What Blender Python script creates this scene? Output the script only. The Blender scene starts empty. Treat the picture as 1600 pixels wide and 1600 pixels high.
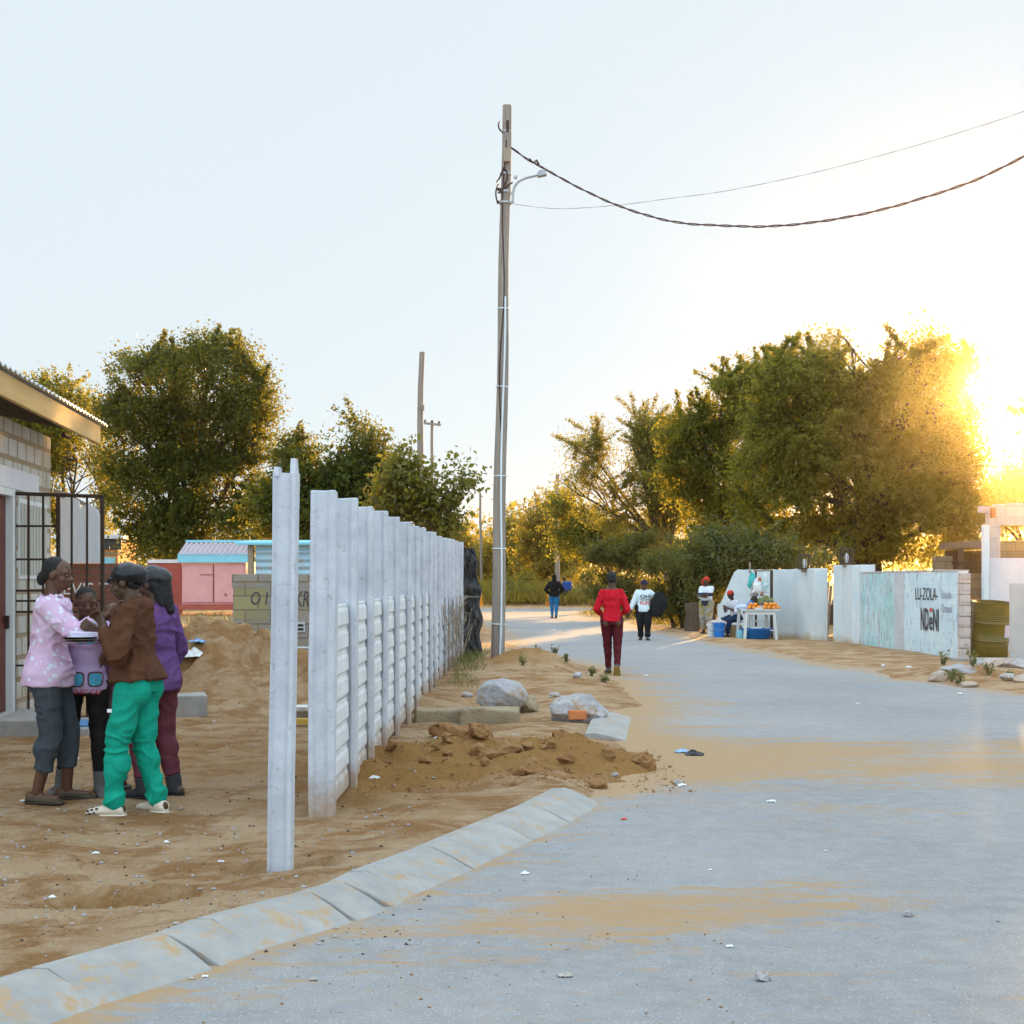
import bpy, bmesh, math, random
import numpy as np
from mathutils import Vector, Matrix, Euler
from mathutils.bvhtree import BVHTree
R = math.radians
random.seed(7); RNG = np.random.default_rng(7)
SC = bpy.context.scene; COL = SC.collection

# ------------------------------------------------------------------ camera, sky, sun, exposure
F, EYE, HOR = 2300.0, 1.55, 905.0          # focal length in photo pixels, eye height, horizon row
cam_d = bpy.data.cameras.new('camera'); cam = bpy.data.objects.new('camera', cam_d); COL.objects.link(cam)
cam.location = (0, 0, EYE); cam.rotation_euler = (R(90), 0, 0)
cam_d.sensor_width = 36; cam_d.lens = 36 * F / 1600; cam_d.shift_y = (HOR - 800) / 1600
cam_d.clip_start = .1; cam_d.clip_end = 3000
SC.camera = cam
SUN_AZ, SUN_EL = 17.6, 7.0                 # degrees right of the view axis, above the horizon
world = bpy.data.worlds.new('World'); SC.world = world; world.use_nodes = True
wn, wl = world.node_tree.nodes, world.node_tree.links; wn.clear()
wo = wn.new('ShaderNodeOutputWorld'); wb = wn.new('ShaderNodeBackground'); sky = wn.new('ShaderNodeTexSky')
sky.sky_type = 'NISHITA'; sky.sun_disc = False; sky.sun_elevation = R(SUN_EL); sky.sun_rotation = R(SUN_AZ)
sky.air_density = 1.0; sky.dust_density = .8; sky.ozone_density = 1.5; sky.altitude = 900
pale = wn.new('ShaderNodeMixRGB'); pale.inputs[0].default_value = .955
# thin even veil of evening haze low in the sky; unseen sky overhead and behind made brighter and bluer to fill the shaded ground
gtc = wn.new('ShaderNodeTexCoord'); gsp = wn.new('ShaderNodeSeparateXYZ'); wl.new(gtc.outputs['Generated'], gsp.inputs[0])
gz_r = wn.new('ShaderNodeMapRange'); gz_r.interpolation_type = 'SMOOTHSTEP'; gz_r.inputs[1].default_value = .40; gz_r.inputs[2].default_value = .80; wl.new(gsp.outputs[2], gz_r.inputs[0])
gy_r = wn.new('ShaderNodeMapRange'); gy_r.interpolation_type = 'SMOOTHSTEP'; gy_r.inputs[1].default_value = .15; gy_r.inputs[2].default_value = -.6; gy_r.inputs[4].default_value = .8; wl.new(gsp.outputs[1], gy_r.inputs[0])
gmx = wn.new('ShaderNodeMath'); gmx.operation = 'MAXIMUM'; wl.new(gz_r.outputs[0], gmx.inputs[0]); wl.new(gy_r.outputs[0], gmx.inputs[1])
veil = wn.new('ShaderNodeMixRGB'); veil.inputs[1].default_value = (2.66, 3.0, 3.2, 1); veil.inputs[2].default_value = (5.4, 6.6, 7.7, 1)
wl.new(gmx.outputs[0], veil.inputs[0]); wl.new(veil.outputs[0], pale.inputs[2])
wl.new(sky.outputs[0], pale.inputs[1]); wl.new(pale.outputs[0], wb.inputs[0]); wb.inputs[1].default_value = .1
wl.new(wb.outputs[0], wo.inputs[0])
sun_d = bpy.data.lights.new('sun', 'SUN'); sun = bpy.data.objects.new('sun', sun_d); COL.objects.link(sun)
sun_v = Vector((math.sin(R(SUN_AZ)) * math.cos(R(SUN_EL)), math.cos(R(SUN_AZ)) * math.cos(R(SUN_EL)), math.sin(R(SUN_EL))))
sun.rotation_euler = sun_v.to_track_quat('Z', 'Y').to_euler(); sun.location = (20, 40, 30)
sun_d.energy = 5.0; sun_d.angle = R(.5); sun_d.color = (1, .56, .18)
SC.view_settings.view_transform = 'Standard'; SC.view_settings.look = 'None'
SC.view_settings.exposure = 1.55; SC.view_settings.gamma = 1
SC.render.engine = 'CYCLES'; SC.cycles.use_denoising = True; SC.cycles.denoising_prefilter = 'ACCURATE'; SC.cycles.sample_clamp_indirect = 3.0
SC.cycles.max_bounces = 8; SC.cycles.transparent_max_bounces = 8; SC.cycles.volume_bounces = 0

# ------------------------------------------------------------------ helpers
def at(px, py, Y):
    return Vector(((px - 800) / F * Y, Y, EYE - (py - HOR) / F * Y))
def xat(px, Y): return (px - 800) / F * Y
def zat(py, Y): return EYE - (py - HOR) / F * Y
def dist(py): return EYE * F / (py - HOR)

def tag(o, label=None, cat=None, group=None, kind=None):
    if label: o['label'] = label
    if cat: o['category'] = cat
    if group: o['group'] = group
    if kind: o['kind'] = kind
    return o
def thing(name, label, cat, loc=(0, 0, 0), group=None):
    o = bpy.data.objects.new(name, None); COL.objects.link(o); o.location = loc; o.empty_display_size = .2
    return tag(o, label, cat, group)
def wloc(o):
    v = Vector((0, 0, 0))
    while o is not None: v += o.location; o = o.parent
    return v
def copy_tree(o, loc=None, label=None):
    c = o.copy(); COL.objects.link(c)
    if loc is not None: c.location = loc
    if label: c['label'] = label
    for ch in [x for x in o.children]:
        d = copy_tree(ch); d.parent = c
    return c

class MB:
    def __init__(s): s.v = []; s.f = []; s.mi = []
    def add(s, vs, fs):
        n = len(s.v); s.v += [tuple(v) for v in vs]; s.f += [tuple(i + n for i in f) for f in fs]
    def box(s, c, size, rz=0.0, rot=None, taper=1.0):
        M = rot.to_matrix() if rot is not None else Matrix.Rotation(rz, 3, 'Z')
        vs = []
        for z in (-.5, .5):
            k = taper if z > 0 else 1
            for x, y in ((-.5, -.5), (.5, -.5), (.5, .5), (-.5, .5)):
                vs.append(Vector(c) + M @ Vector((x * size[0] * k, y * size[1] * k, z * size[2])))
        s.add(vs, [(3, 2, 1, 0), (4, 5, 6, 7), (0, 1, 5, 4), (1, 2, 6, 5), (2, 3, 7, 6), (3, 0, 4, 7)])
        return s
    def bar(s, a, b, w, d=None, up=Vector((0, 0, 1))):
        a, b = Vector(a), Vector(b); d = d or w; ax = (b - a).normalized()
        if abs(ax.dot(up)) > .98: up = Vector((0, 1, 0))
        x = ax.cross(up).normalized(); y = x.cross(ax).normalized()
        vs = [p + x * w * i + y * d * j for p in (a, b) for i, j in ((-.5, -.5), (.5, -.5), (.5, .5), (-.5, .5))]
        s.add(vs, [(0, 1, 2, 3), (7, 6, 5, 4), (4, 5, 1, 0), (5, 6, 2, 1), (6, 7, 3, 2), (7, 4, 0, 3)])
        return s
    def tube(s, pts, rad, n=8, cap=True):
        pts = [Vector(p) for p in pts]
        if not hasattr(rad, '__len__'): rad = [rad] * len(pts)
        up = Vector((0, 0, 1)); base = len(s.v); x = None
        for i, p in enumerate(pts):
            t = (pts[min(i + 1, len(pts) - 1)] - pts[max(i - 1, 0)])
            t = t.normalized() if t.length > 1e-9 else Vector((0, 0, 1))
            if x is None:
                x = t.cross(Vector((0, 1, 0)) if abs(t.z) > .9 else up).normalized()
            else:
                x = (x - t * x.dot(t)); x = x.normalized() if x.length > 1e-6 else t.orthogonal().normalized()
            y = t.cross(x)
            for k in range(n):
                a = 2 * math.pi * k / n
                s.v.append(tuple(p + (x * math.cos(a) + y * math.sin(a)) * rad[i]))
        for i in range(len(pts) - 1):
            for k in range(n):
                a = base + i * n + k; b = base + i * n + (k + 1) % n
                s.f.append((a, b, b + n, a + n))
        if cap:
            s.f.append(tuple(base + k for k in reversed(range(n))))
            e = base + (len(pts) - 1) * n; s.f.append(tuple(e + k for k in range(n)))
        return s
    def lathe(s, c, prof, n=24, cap=True):
        base = len(s.v); c = Vector(c)
        for r, z in prof:
            for k in range(n):
                a = 2 * math.pi * k / n; s.v.append((c.x + r * math.cos(a), c.y + r * math.sin(a), c.z + z))
        for i in range(len(prof) - 1):
            for k in range(n):
                a = base + i * n + k; b = base + i * n + (k + 1) % n
                s.f.append((a, b, b + n, a + n))
        if cap:
            s.f.append(tuple(base + k for k in reversed(range(n))))
            e = base + (len(prof) - 1) * n; s.f.append(tuple(e + k for k in range(n)))
        return s
    def ell(s, c, r, ax=None, n=14, m=9):
        c = Vector(c); base = len(s.v)
        X, Y, Z = ax if ax else (Vector((1, 0, 0)), Vector((0, 1, 0)), Vector((0, 0, 1)))
        s.v.append(tuple(c - Z * r[2]))
        for i in range(1, m):
            th = -math.pi / 2 + math.pi * i / m
            for k in range(n):
                a = 2 * math.pi * k / n
                s.v.append(tuple(c + X * r[0] * math.cos(th) * math.cos(a) + Y * r[1] * math.cos(th) * math.sin(a) + Z * r[2] * math.sin(th)))
        s.v.append(tuple(c + Z * r[2])); top = len(s.v) - 1
        for k in range(n):
            s.f.append((base, base + 1 + (k + 1) % n, base + 1 + k))
            e = base + 1 + (m - 2) * n; s.f.append((e + k, e + (k + 1) % n, top))
        for i in range(m - 2):
            for k in range(n):
                a = base + 1 + i * n + k; b = base + 1 + i * n + (k + 1) % n
                s.f.append((a, b, b + n, a + n))
        return s
    def cap(s, a, b, ra, rb, flat_a=False, flat_b=False, n=12):
        """tapered limb with round (or flat) ends"""
        a, b = Vector(a), Vector(b); d = b - a; L = max(d.length, 1e-6); t = d / L
        pts, rad = [], []
        if not flat_a:
            for q in (80, 60, 35, 12): pts.append(a - t * ra * math.sin(R(q))); rad.append(ra * math.cos(R(q)))
        for k in range(5): pts.append(a + d * (k / 4)); rad.append(ra + (rb - ra) * k / 4)
        if not flat_b:
            for q in (12, 35, 60, 80): pts.append(b + t * rb * math.sin(R(q))); rad.append(rb * math.cos(R(q)))
        return s.tube(pts, rad, n)
    def loft(s, rings, n=20):
        """rings: (centre, xaxis*rx, yaxis*ry)"""
        base = len(s.v)
        for c, X, Y in rings:
            for k in range(n):
                a = 2 * math.pi * k / n
                s.v.append(tuple(Vector(c) + X * math.cos(a) + Y * math.sin(a)))
        for i in range(len(rings) - 1):
            for k in range(n):
                a = base + i * n + k; b = base + i * n + (k + 1) % n
                s.f.append((a, b, b + n, a + n))
        s.f.append(tuple(base + k for k in reversed(range(n))))
        e = base + (len(rings) - 1) * n; s.f.append(tuple(e + k for k in range(n)))
        return s
    def prism(s, poly, z0, z1):
        n = len(poly)
        vs = [(x, y, z0) for x, y in poly] + [(x, y, z1) for x, y in poly]
        s.add(vs, [tuple(reversed(range(n))), tuple(range(n, 2 * n))] + [(i, (i + 1) % n, n + (i + 1) % n, n + i) for i in range(n)])
        return s
    def wall(s, p0, p1, z0, z1, th):
        """box along p0-p1, thickness to the left of the direction"""
        p0, p1 = Vector((p0[0], p0[1])), Vector((p1[0], p1[1])); d = (p1 - p0).normalized(); nrm = Vector((-d.y, d.x)) * th
        return s.prism([p0, p1, p1 + nrm, p0 + nrm], z0, z1)
    def mesh(s, name, bevel=0.0, seg=2, smooth=False, recalc=True):
        me = bpy.data.meshes.new(name)
        bm = bmesh.new()
        vs = [bm.verts.new(v) for v in s.v]
        for f in s.f:
            try: bm.faces.new([vs[i] for i in f])
            except ValueError: pass
        if recalc: bmesh.ops.recalc_face_normals(bm, faces=bm.faces)
        if bevel:
            es = [e for e in bm.edges if len(e.link_faces) == 2 and e.calc_face_angle(0) > R(28)]
            bmesh.ops.bevel(bm, geom=es, offset=bevel, segments=seg, affect='EDGES', profile=.6, clamp_overlap=True)
        uv = bm.loops.layers.uv.new('UVMap')
        for f in bm.faces:
            nn = f.normal
            if abs(nn.z) > .8: tx, ty = Vector((1, 0, 0)), Vector((0, 1, 0))
            else:
                tx = Vector((0, 0, 1)).cross(nn).normalized(); ty = Vector((0, 0, 1))
            for l in f.loops: l[uv].uv = (l.vert.co.dot(tx), l.vert.co.dot(ty))
            f.smooth = smooth
        bm.to_mesh(me); bm.free()
        return me
    def build(s, name, m, parent=None, bevel=0.0, seg=2, smooth=False, origin=None):
        me = s.mesh(name, bevel, seg, smooth)
        o = bpy.data.objects.new(name, me); COL.objects.link(o); me.materials.append(m)
        if parent is not None:
            off = wloc(parent); o.parent = parent
        else:
            if origin is None:
                c = np.array(s.v); origin = (c[:, 0].mean(), c[:, 1].mean(), c[:, 2].min())
            off = Vector(origin); o.location = off
        me.transform(Matrix.Translation(-off))
        if smooth:
            try: me.set_sharp_from_angle(angle=R(42))
            except Exception: pass
        return o

def rough_up(o, amp, scale=3.0, seed=0, sub=0):
    """chip / distort a mesh with value noise so that it is not machine-perfect"""
    me = o.data
    if sub:
        bm = bmesh.new(); bm.from_mesh(me)
        bmesh.ops.subdivide_edges(bm, edges=bm.edges, cuts=sub, use_grid_fill=True)
        bm.to_mesh(me); bm.free()
    n = len(me.vertices); co = np.empty(n * 3, np.float32); me.vertices.foreach_get('co', co); co = co.reshape(-1, 3)
    d = np.stack([vnoise3(co * scale + seed + k * 17.3) for k in range(3)], 1) - .5
    co += d * amp * 2
    me.vertices.foreach_set('co', co.ravel()); me.update()
    return o

def hash3(i, j, k):
    h = (i * 374761393 + j * 668265263 + k * 1440662683) & 0xffffffff
    h = ((h ^ (h >> 13)) * 1274126177) & 0xffffffff
    return ((h ^ (h >> 16)) & 0xffff) / 65535.0
def vnoise3(p):
    p = np.asarray(p, np.float64); i = np.floor(p).astype(np.int64); f = p - i; f = f * f * (3 - 2 * f); out = 0
    for a in (0, 1):
        for b in (0, 1):
            for c in (0, 1):
                w = (f[..., 0] if a else 1 - f[..., 0]) * (f[..., 1] if b else 1 - f[..., 1]) * (f[..., 2] if c else 1 - f[..., 2])
                out = out + w * hash3(i[..., 0] + a, i[..., 1] + b, i[..., 2] + c)
    return out
def vn2(x, y, s, seed=0):
    p = np.stack([np.asarray(x, float) * s, np.asarray(y, float) * s, np.full(np.shape(x), seed * 7.31 + .5)], -1)
    return vnoise3(p)
def fbm(x, y, s, seed=0, o=4):
    t, a, n = 0, .5, 0
    for k in range(o):
        t = t + a * vn2(x, y, s * 2 ** k, seed + k); n += a; a *= .5
    return t / n
def sstep(a, b, x):
    t = np.clip((x - a) / (b - a), 0, 1); return t * t * (3 - 2 * t)

# ------------------------------------------------------------------ materials
class NT:
    def __init__(s, name):
        s.m = bpy.data.materials.new(name); s.m.use_nodes = True; s.t = s.m.node_tree; s.n = s.t.nodes; s.l = s.t.links
        s.b = s.n['Principled BSDF']; s.out = s.n['Material Output']
        s._co = None
    def link(s, a, b): s.l.new(a, b)
    def co(s, kind='Object'):
        if s._co is None: s._co = s.n.new('ShaderNodeTexCoord')
        return s._co.outputs[kind]
    def jit(s, kind='Object', scale=(1, 1, 1)):
        """object coordinates shifted by a per-object random so copies differ"""
        oi = s.n.new('ShaderNodeObjectInfo'); ml = s.n.new('ShaderNodeMath'); ml.operation = 'MULTIPLY'; ml.inputs[1].default_value = 37.0
        s.link(oi.outputs['Random'], ml.inputs[0])
        a = s.n.new('ShaderNodeVectorMath'); a.operation = 'ADD'; s.link(s.co(kind), a.inputs[0]); s.link(ml.outputs[0], a.inputs[1])
        m = s.n.new('ShaderNodeMapping'); m.inputs['Scale'].default_value = scale; s.link(a.outputs[0], m.inputs[0])
        return m.outputs[0]
    def noise(s, vec, scale, detail=4, rough=.6, dist=0):
        n = s.n.new('ShaderNodeTexNoise'); n.inputs['Scale'].default_value = scale; n.inputs['Detail'].default_value = detail
        n.inputs['Roughness'].default_value = rough; n.inputs['Distortion'].default_value = dist
        s.link(vec, n.inputs['Vector']); return n.outputs[0]
    def ramp(s, fac, stops):
        r = s.n.new('ShaderNodeValToRGB'); e = r.color_ramp.elements
        while len(e) < len(stops): e.new(.5)
        for el, (p, c) in zip(e, stops):
            el.position = p; el.color = (c, c, c, 1) if not hasattr(c, '__len__') else (*c[:3], 1)
        s.link(fac, r.inputs[0]); return r.outputs[0]
    def mix(s, fac, a, b, mode='MIX'):
        m = s.n.new('ShaderNodeMixRGB'); m.blend_type = mode
        for k, v in ((0, fac), (1, a), (2, b)):
            if hasattr(v, 'is_output'): s.link(v, m.inputs[k])
            elif k == 0: m.inputs[0].default_value = v
            else: m.inputs[k].default_value = (*v[:3], 1)
        return m.outputs[0]
    def math(s, op, a, b=0.0):
        m = s.n.new('ShaderNodeMath'); m.operation = op
        for k, v in ((0, a), (1, b)):
            if hasattr(v, 'is_output'): s.link(v, m.inputs[k])
            else: m.inputs[k].default_value = v
        return m.outputs[0]
    def bump(s, h, strength=.3, dist=.02, prev=None):
        b = s.n.new('ShaderNodeBump'); b.inputs['Strength'].default_value = strength; b.inputs['Distance'].default_value = dist
        s.link(h, b.inputs['Height'])
        if prev is not None: s.link(prev, b.inputs['Normal'])
        return b.outputs[0]
    def color(s, c):
        if hasattr(c, 'is_output'): s.link(c, s.b.inputs['Base Color'])
        else: s.b.inputs['Base Color'].default_value = (*c[:3], 1)
    def set(s, rough=None, metal=None, spec=None, normal=None):
        if rough is not None:
            if hasattr(rough, 'is_output'): s.link(rough, s.b.inputs['Roughness'])
            else: s.b.inputs['Roughness'].default_value = rough
        if metal is not None: s.b.inputs['Metallic'].default_value = metal
        if spec is not None: s.b.inputs['Specular IOR Level'].default_value = spec
        if normal is not None: s.link(normal, s.b.inputs['Normal'])
        return s.m

def pmat(name, c1, c2, scale=4.0, rough=.8, bump=.25, bscale=60.0, c3=None, c3lo=.62, c3hi=.72, c3scale=9.0, metal=0.0, stretch=(1, 1, 1), bdist=.01, spec=.4, kind='Object'):
    t = NT(name); v = t.jit(kind, stretch)
    c = t.mix(t.ramp(t.noise(v, scale, 5, .65), [(.3, 0.), (.7, 1.)]), c1, c2)
    if c3 is not None:
        c = t.mix(t.ramp(t.noise(v, c3scale, 6, .7, .4), [(c3lo, 0.), (c3hi, 1.)]), c, c3)
    t.color(c)
    nb = t.bump(t.noise(v, bscale, 5, .7), bump, bdist)
    return t.set(rough, metal, spec, nb)

def blockmat(name, c1, c2, mortar, bw=.4, bh=.2, ms=.012, stain=None, rough=.9, squash=.5):
    t = NT(name); uv = t.co('UV')
    br = t.n.new('ShaderNodeTexBrick'); t.link(uv, br.inputs['Vector'])
    br.inputs['Color1'].default_value = (*c1, 1); br.inputs['Color2'].default_value = (*c2, 1); br.inputs['Mortar'].default_value = (*mortar, 1)
    br.inputs['Scale'].default_value = 1.0; br.inputs['Mortar Size'].default_value = ms; br.inputs['Mortar Smooth'].default_value = .3
    br.inputs['Brick Width'].default_value = bw; br.inputs['Row Height'].default_value = bh; br.inputs['Bias'].default_value = 0; br.offset = squash
    n1 = t.noise(t.co('Object'), 2.2, 6, .7); n2 = t.noise(t.co('Object'), 22, 5, .7)
    c = t.mix(t.ramp(n2, [(.3, 0.), (.75, .35)]), br.outputs[0], mortar)
    if stain is not None: c = t.mix(t.ramp(n1, [(.48, 0.), (.68, .8)]), c, stain)
    t.color(c)
    h = t.math('SUBTRACT', t.math('MULTIPLY', n2, .35), br.outputs['Fac'])
    return t.set(rough, 0, .3, t.bump(h, .8, .012))

def leafmat(name, cols, trans=.45, rough=.5, gold=.62):
    t = NT(name); g = t.n.new('ShaderNodeNewGeometry')
    k = len(cols); c = t.ramp(g.outputs['Random Per Island'], [(i / max(1, k - 1), cc) for i, cc in enumerate(cols)])
    c = t.mix(t.ramp(t.noise(t.co('Object'), .55, 3, .6), [(.40, 0.), (.60, .75)]), c, tuple(x * .62 for x in cols[0]))
    t.color(c); t.set(rough, 0, .35)
    tr = t.n.new('ShaderNodeBsdfTranslucent'); t.link(t.mix(gold, c, (.56, .47, .03), 'MIX'), tr.inputs[0])
    mx = t.n.new('ShaderNodeMixShader'); mx.inputs[0].default_value = trans
    t.link(t.b.outputs[0], mx.inputs[1]); t.link(tr.outputs[0], mx.inputs[2]); t.link(mx.outputs[0], t.out.inputs[0])
    return t.m

M = {}
M['concrete'] = pmat('pale_precast_concrete', (.44, .46, .50), (.60, .62, .65), 5, .85, .4, 70, c3=(.26, .22, .21), c3lo=.58, c3hi=.74, c3scale=22)
M['panel'] = pmat('painted_concrete_panel', (.60, .62, .62), (.74, .76, .75), 4, .75, .35, 90, c3=(.42, .36, .30), c3lo=.60, c3hi=.80, c3scale=11)
def muddy(m, amt, k=2.0, col=(.36, .22, .11)):
    """splashes of dried mud with a ragged upper edge near the foot of a piece"""
    nt = m.node_tree; n, l = nt.nodes, nt.links; b = n['Principled BSDF']; src = b.inputs['Base Color'].links[0].from_socket
    tc = n.new('ShaderNodeTexCoord'); sp = n.new('ShaderNodeSeparateXYZ'); l.new(tc.outputs['Object'], sp.inputs[0]); nz = n.new('ShaderNodeTexNoise'); nz.inputs['Scale'].default_value = 4.5; nz.inputs['Detail'].default_value = 7; nz.inputs['Roughness'].default_value = .75; l.new(tc.outputs['Object'], nz.inputs['Vector'])
    a = n.new('ShaderNodeMath'); a.operation = 'MULTIPLY_ADD'; a.inputs[1].default_value = -k; l.new(sp.outputs[2], a.inputs[0]); l.new(nz.outputs[0], a.inputs[2])
    r = n.new('ShaderNodeMapRange'); r.inputs[1].default_value = .15; r.inputs[2].default_value = .42; r.inputs[4].default_value = amt; l.new(a.outputs[0], r.inputs[0])
    mx = n.new('ShaderNodeMixRGB'); mx.inputs[2].default_value = (*col, 1); l.new(r.outputs[0], mx.inputs[0]); l.new(src, mx.inputs[1]); l.new(mx.outputs[0], b.inputs['Base Color'])
muddy(M['concrete'], .75, 1.5); muddy(M['panel'], .7, 1.6)
M['kerb'] = pmat('kerb_concrete', (.28, .275, .26), (.39, .375, .345), 5, .9, .5, 70, c3=(.42, .28, .15), c3lo=.52, c3hi=.66, c3scale=7)
M['wood_pole'] = pmat('weathered_pole_wood', (.22, .18, .145), (.34, .29, .245), 3, .85, .5, 30, c3=(.10, .075, .055), c3lo=.55, c3hi=.75, c3scale=8, stretch=(6, 6, .35))
M['old_wood'] = pmat('old_grey_wood', (.26, .20, .14), (.36, .29, .21), 2, .85, .4, 30, stretch=(5, 5, .5))
M['dark_wood'] = pmat('dark_wood', (.06, .04, .025), (.11, .07, .04), 3, .8, .4, 30, stretch=(5, 5, .5))
M['beam'] = pmat('pine_fascia_timber', (.58, .36, .13), (.70, .46, .18), 2, .7, .3, 30, stretch=(5, .4, 5))
M['white_paint'] = pmat('white_painted_timber', (.62, .64, .62), (.72, .73, .70), 4, .6, .2, 60, c3=(.35, .30, .24), c3lo=.66, c3hi=.78)
M['iron'] = pmat('rusty_black_iron', (.035, .022, .015), (.07, .04, .025), 8, .65, .3, 90, metal=.3)
M['galv'] = pmat('galvanised_sheet', (.45, .50, .54), (.58, .62, .64), 3, .4, .1, 60, c3=(.30, .18, .10), c3lo=.60, c3hi=.75, metal=.5)
M['steel'] = pmat('steel_grey', (.30, .31, .32), (.42, .43, .44), 5, .45, .1, 60, metal=.7)
M['conduit'] = pmat('white_plastic_conduit', (.62, .70, .74), (.72, .78, .80), 5, .45, .05, 60)
M['black'] = pmat('black_plastic', (.012, .013, .014), (.03, .03, .032), 4, .35, .2, 20)
M['cable'] = pmat('cable_black', (.030, .010, .012), (.06, .018, .020), 4, .6, .1, 60)
M['grey_block'] = blockmat('grey_block_wall', (.26, .25, .23), (.33, .31, .28), (.22, .17, .12), .39, .215, .016, stain=(.30, .25, .12))
M['house_block'] = blockmat('cream_block_wall', (.50, .50, .46), (.62, .61, .56), (.34, .25, .16), .40, .235, .03, stain=(.40, .30, .19))
M['red_brick'] = blockmat('red_brick_wall', (.20, .07, .04), (.27, .10, .06), (.20, .13, .10), .22, .08, .010, stain=(.16, .09, .07))
M['pink_block'] = blockmat('pinkish_block_wall', (.52, .42, .38), (.62, .52, .47), (.45, .35, .30), .40, .22, .010, stain=(.60, .56, .54))
M['tan_block'] = blockmat('tan_block_wall', (.22, .16, .10), (.27, .20, .12), (.16, .11, .065), .40, .22, .014)
M['lavender'] = pmat('pale_plaster', (.60, .58, .62), (.70, .68, .70), 2, .8, .15, 60, c3=(.45, .38, .36), c3lo=.64, c3hi=.75)
M['pink'] = pmat('pink_painted_door', (.66, .30, .29), (.72, .36, .34), 3, .6, .1, 50, c3=(.55, .22, .20), c3lo=.62, c3hi=.72)
M['rust'] = pmat('rust', (.20, .06, .02), (.30, .10, .03), 6, .85, .3, 60)
M['skyblue'] = pmat('sky_blue_paint', (.20, .55, .68), (.26, .62, .74), 4, .6, .1, 50)
M['rooftile'] = pmat('faded_tile_sheet', (.40, .33, .36), (.52, .44, .46), 6, .7, .2, 50, c3=(.26, .18, .18), c3lo=.6, c3hi=.72)
M['redwall'] = pmat('red_painted_wall', (.33, .07, .05), (.42, .11, .07), 3, .8, .3, 40, c3=(.16, .09, .09), c3lo=.55, c3hi=.7)
M['orange_wall'] = pmat('orange_painted_wall', (.60, .22, .06), (.68, .28, .09), 3, .8, .1, 40)
M['maroon_door'] = pmat('oxblood_door', (.10, .022, .015), (.15, .035, .022), 3, .55, .2, 40, c3=(.05, .02, .02), c3lo=.6, c3hi=.75)
M['drum'] = pmat('olive_drum_paint', (.105, .082, .010), (.145, .11, .016), 3, .26, .05, 50, c3=(.16, .07, .02), c3lo=.66, c3hi=.76)
M['blue_plastic'] = pmat('blue_bucket_plastic', (.01, .16, .55), (.015, .20, .62), 3, .35, .03, 50)
M['white_plastic'] = pmat('white_plastic', (.70, .74, .76), (.78, .80, .80), 3, .4, .03, 50)
M['orange'] = pmat('orange_peel', (.85, .25, .015), (.90, .36, .03), 20, .5, .15, 200)
M['stone'] = pmat('grey_white_rock', (.34, .33, .335), (.52, .51, .51), 5, .95, 1.0, 22, c3=(.34, .22, .12), c3lo=.50, c3hi=.64, c3scale=5, bdist=.03)
M['mud_stone'] = pmat('earth_stained_concrete', (.30, .23, .14), (.40, .32, .21), 4, .95, .7, 30, c3=(.20, .12, .06), c3lo=.55, c3hi=.7, bdist=.03)
M['brick_piece'] = pmat('brick_piece', (.52, .17, .05), (.60, .22, .08), 6, .9, .4, 50)
M['litter'] = pmat('litter_white', (.68, .70, .70), (.78, .78, .76), 9, .6, .2, 60)
M['litter_blue'] = pmat('litter_blue', (.05, .25, .60), (.45, .60, .70), 9, .5, .2, 60)
M['bark'] = pmat('tree_bark', (.07, .05, .035), (.13, .095, .065), 5, .95, .8, 20, stretch=(3, 3, .6), bdist=.03)
M['leaf_dark'] = leafmat('dark_tree_leaves', [(.040, .070, .010), (.065, .098, .015), (.11, .14, .024)], .46, .5, .45)
M['leaf_mid'] = leafmat('mid_tree_leaves', [(.075, .105, .014), (.115, .15, .021), (.19, .20, .034)], .55)
M['leaf_olive'] = leafmat('olive_acacia_leaves', [(.13, .14, .04), (.18, .18, .05), (.25, .23, .07)], .50)
M['leaf_hedge'] = leafmat('hedge_leaves', [(.055, .075, .028), (.08, .10, .036), (.12, .135, .045)], .35)
M['leaf_broad'] = leafmat('broad_leaves', [(.11, .12, .03), (.16, .15, .035), (.24, .19, .03)], .45)
M['leaf_yellow'] = leafmat('dry_yellow_leaves', [(.22, .17, .035), (.30, .22, .04), (.38, .27, .05)], .5)
M['grass'] = leafmat('dry_grass', [(.24, .18, .05), (.32, .23, .06), (.20, .17, .05)], .45)
M['weed'] = leafmat('grey_green_weed', [(.10, .13, .05), (.15, .17, .075), (.21, .20, .10)], .3)

# mural paint: weathered paint over plastered block
def mural_mat(name, base, flake, under, lo, hi):
    t = NT(name); v = t.jit('Object', (1, 1, 1)); vs = t.jit('Object', (2.2, 2.2, .55))
    c = t.mix(t.ramp(t.noise(v, 1.6, 6, .7), [(.42, 0.), (.58, 1.)]), base, flake)
    c = t.mix(t.ramp(t.noise(vs, 5.5, 8, .75, .6), [(lo, 0.), (hi, 1.)]), c, under)
    br = t.n.new('ShaderNodeTexBrick'); t.link(t.co('UV'), br.inputs['Vector']); br.inputs['Scale'].default_value = 1
    br.inputs['Mortar Size'].default_value = .008; br.inputs['Brick Width'].default_value = .4; br.inputs['Row Height'].default_value = .24
    c = t.mix(t.math('MULTIPLY', br.outputs['Fac'], .14), c, (.25, .24, .26))
    t.color(c)
    return t.set(.7, 0, .3, t.bump(t.math('SUBTRACT', t.noise(vs, 18, 5, .7), br.outputs['Fac']), .5, .008))
M['mural_blue'] = mural_mat('weathered_white_blue_paint', (.58, .74, .80), (.68, .80, .84), (.36, .36, .44), .55, .64)
M['mural_teal'] = mural_mat('weathered_teal_paint', (.36, .66, .66), (.58, .74, .78), (.44, .38, .40), .51, .60)
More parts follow.
